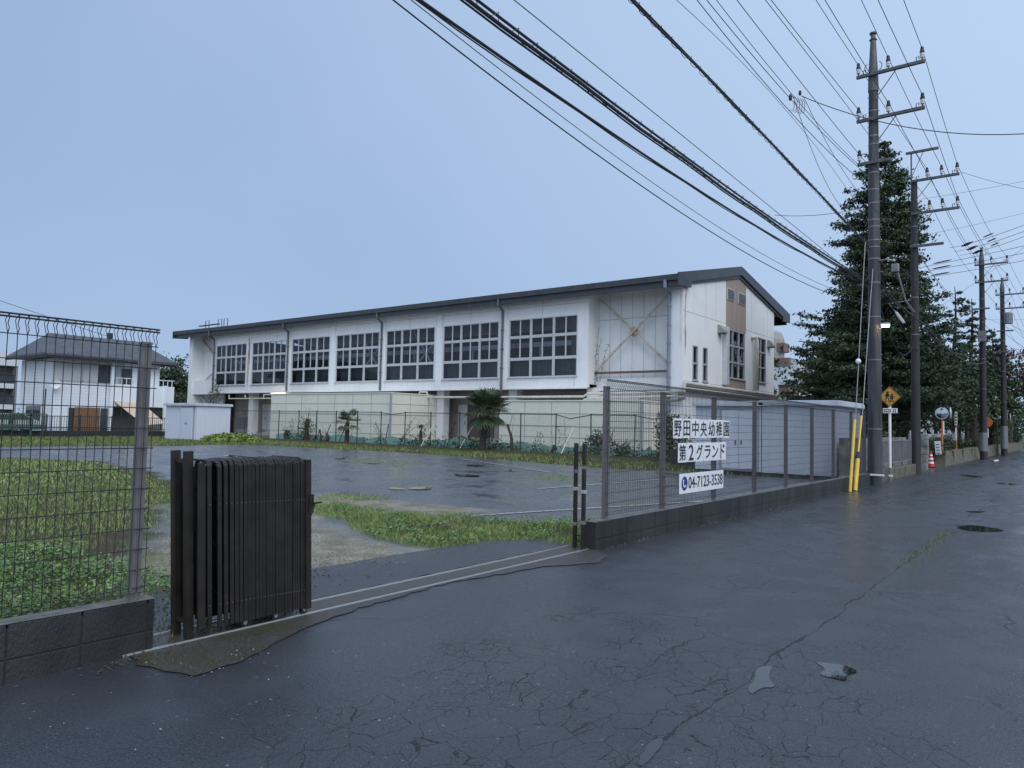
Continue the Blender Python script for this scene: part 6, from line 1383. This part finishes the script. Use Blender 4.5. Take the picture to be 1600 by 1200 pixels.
mb = MB(); xw0, xw1 = -5.35, -5.02
mb.prism([(-5.45, -.05), (-4.98, -.05), (-5.10, .68), (-5.45, .68)], 39.4, 64, 'Y'); mb.prism([(39.1, -.05), (39.42, -.05), (39.42, .68), (39.25, .68)], -6.6, -5.0, 'X')
for y in (42.2, 45.9, 50, 54, 58): mb.box(-5.09, -5.0, y-.01, y+.01, 0, .66)
tag(mb.build('planter_wall', M['concmoss'], bevel=.015), 'sloping mossy concrete planter wall with clipped bushes, right of the traffic cone', 'wall')
tag(MB().prism([(-5.45, -.05), (-4.9, -.05), (-5.0, .7), (-5.45, .7)], 66, 130, 'Y').build('planter_wall', M['concmoss']), 'far stretch of mossy kerb wall under the hedge beyond the fourth pole', 'wall')
tag(MB().box(-9, -5.45, 39.5, 64, -.05, .55).build('planting_bed', M['soil']), kind='structure')
for k, (u, v, Y_, R_) in enumerate(((1476, 699, 39, .5), (1496, 693, 42, .75), (1513, 696, 44.5, .62), (1520, 700, 47, .45), (1546, 697, 54, .55))):
    x = onY(u, v, Y_)[0]; x = min(x, -5.45)
    bush(x, Y_, (R_*1.1, R_*1.1, R_*1.35), 900, .11, .06, M['dkleaf'], ['small clipped bush behind the first round mirror post', 'largest clipped round bush on the planter wall', 'second clipped bush right of the largest one', 'low dark bush left of the third utility pole', 'small clipped bush right of the third utility pole'][k], z=.5, group='clipped bushes on the planter', nm='clipped_bush', lobes=9)
t = thing('slat_fence', (-7.2, 50, 0), 'pale grey vertical slat fence behind the clipped bushes', 'fence')
mb = MB()
for y in np.arange(43.3, 66, .22): mb.box(-7.2, -7.17, y, y+.12, .5, 1.45)
mb.box(-7.17, -7.13, 43.3, 66, 1.28, 1.34); mb.box(-7.17, -7.13, 43.3, 66, .7, .76); mb.build('slats', M['lampgrey'], t)
for y in np.arange(43.3, 66, 2.4): MB().box(-7.16, -7.08, y, y+.08, .4, 1.62).build('post', M['paleb'], t)
def roadmirror(x, y, zc, r, label, two=False, h=None, pr=.038, az=0.0):
    t = thing('traffic_mirror', (x, y, 0), label, 'traffic mirror', 'round mirrors on orange posts'); MB().tube([(x, y, -.02), (x, y, zc-r*.6)], pr, 12).build('post', M['orange'], t)
    def head(dx, dy, a, nm='mirror_head'):
        d = np.array([math.sin(a), -math.cos(a), 0]); s_ = np.array([math.cos(a), math.sin(a), 0]); c = np.array([x+dx, y+dy, zc]); mb = MB(); k = 24
        for j, (rr, off, m_) in enumerate(((r+.03, 0, 0), (r+.03, .05, 0), (r, .06, 0), (r*.98, .052, 1), (r*.6, .085, 1), (.02, .10, 1))):
            for i in range(k):
                tt = 6.2832*i/k; mb.v.append(tuple(c+d*off+s_*rr*math.cos(tt)+np.array([0, 0, rr*math.sin(tt)])))
            if j:
                for i in range(k): mb.f.append(((j-1)*k+i, (j-1)*k+(i+1) % k, j*k+(i+1) % k, j*k+i)); mb.m.append(1 if j >= 4 else 0)
        mb.f.append(tuple(range(k))); mb.m.append(0); mb.f.append(tuple(5*k+i for i in range(k))); mb.m.append(1)
        o = mb.build(nm, [M['lampgrey'] if two else M['orange'], M['mirror']], t, smooth=False)
    head(0, -.06, az); 
    if two: head(.30, .12, math.radians(100))
    MB().box(x+.05, x+.10, y-.10, y-.08, zc-r-.72, zc-r-.12).build('name_plate', M['white'], t)
roadmirror(-5.22, 40.0, onY(1472, 646, 40)[2], .25, 'round mirror pair on an orange post behind the traffic cone', True, az=math.radians(8))
p = G(1559, 711); roadmirror(-5.02, 58.5, onY(1557, 660, 58.5)[2], .30, 'round mirror seen from behind, just left of the fourth pole', az=math.radians(175))
roadmirror(-4.75, 69, onY(1580, 652, 69)[2], .36, 'grey round mirror on an orange post right of the fourth pole', True, az=math.radians(20))
x = onY(1494, 680, 44)[0]; t = thing('marker_post', (-6.2, 46.5, .5), 'slim orange and white marker post with lettering standing in the planter', 'post')
Ym = 46.5; xm = onY(1494, 680, Ym)[0]; z_ = lambda v: onY(1494, v, Ym)[2]
MB().box(xm-.06, xm+.06, Ym-.03, Ym+.03, z_(664), z_(643)).build('plate', M['white'], t); MB().tube([(xm, Ym, .5), (xm, Ym, z_(664))], .045, 10).build('pole', M['orange'], t)
mb = MB()
for i in range(4): v = 646+i*4.6; mb.box(xm-.035, xm+.035, Ym-.034, Ym-.0305, z_(v+2.6), z_(v)); 
mb.build('worn_lettering', M['ink'], t); MB().box(xm-.045, xm+.05, Ym-.05, Ym-.046, z_(688), z_(669)).build('white_strip', M['white'], t)
mb = MB(); xq = onY(1466, 695, 38.5)[0]; mb.bar((xq+.03, 38.4, .55), (xq-.03, 38.5, 1.15), .24, .03, up=(0, 1, 0)); t = thing('leaning_board', (xq, 38.4, 0), 'white notice board leaning against the planter behind the cone', 'sign'); mb.build('board', M['frame'], t)
mb = MB()
for i in range(4): mb.bar((xq+.02-i*.012, 38.37+i*.02, .60+i*.13), (xq+.018-i*.012, 38.375+i*.02, .63+i*.13), .15, .004, up=(0, 1, 0))
mb.build('worn_lettering', M['ink'], t)
# traffic cone
cxn, cyn = -5.28, 37.1; t = thing('traffic_cone', (cxn, cyn, 0), 'red traffic cone with white bands at the gap in the wall', 'traffic cone')
MB().box(cxn-.19, cxn+.19, cyn-.19, cyn+.19, .0, .035).build('base', M['rubber'], t, bevel=.01)
mb = MB(); mb.lathe((cxn, cyn, 0), [(.14, .03, 0), (.118, .17, 1), (.105, .25, 0), (.09, .34, 1), (.078, .42, 0), (.064, .50, 1), (.052, .57, 0), (.032, .70, 0)], 20); mb.build('cone_body', [M['red'], M['white']], t, smooth=False)
mb = MB(); mb.quad(*[(G(1545, 718)[0]+a, G(1545, 718)[1]+b, .03) for a, b in ((0, 0), (.2, .05), (.25, .3), (.05, .28))]); mb.tube([(-3.9, 49, .03), (-3.7, 49.1, .06)], .05, 6); tag(mb.build('crumpled_paper', M['white'], recalc=False), 'crumpled white litter on the road by the third pole', 'litter')

# horizon: low distant roofs and woods around the view
rng2 = np.random.default_rng(5); C = []
for k in range(150):
    a = math.radians(rng2.uniform(-110, 70)); d = rng2.uniform(210, 300); x, y = d*math.sin(a), d*math.cos(a)
    if abs(x) < 14 and y > 0: continue
    R_ = rng2.uniform(5, 9); dd_ = unit(rng2.normal(size=(330, 3))); dd_[:, 2] = np.abs(dd_[:, 2]); C.append(np.array([x, y, 0])+dd_*np.array([R_, R_, R_*.75])*rng2.uniform(.7, 1.05, (330, 1)))
C = np.concatenate(C); V, Fq = leaf_quads(C, 1.6, .9, (0, 0, .4)); tag(arr_obj('distant_woods', V, Fq, M['dkleaf']), kind='stuff')
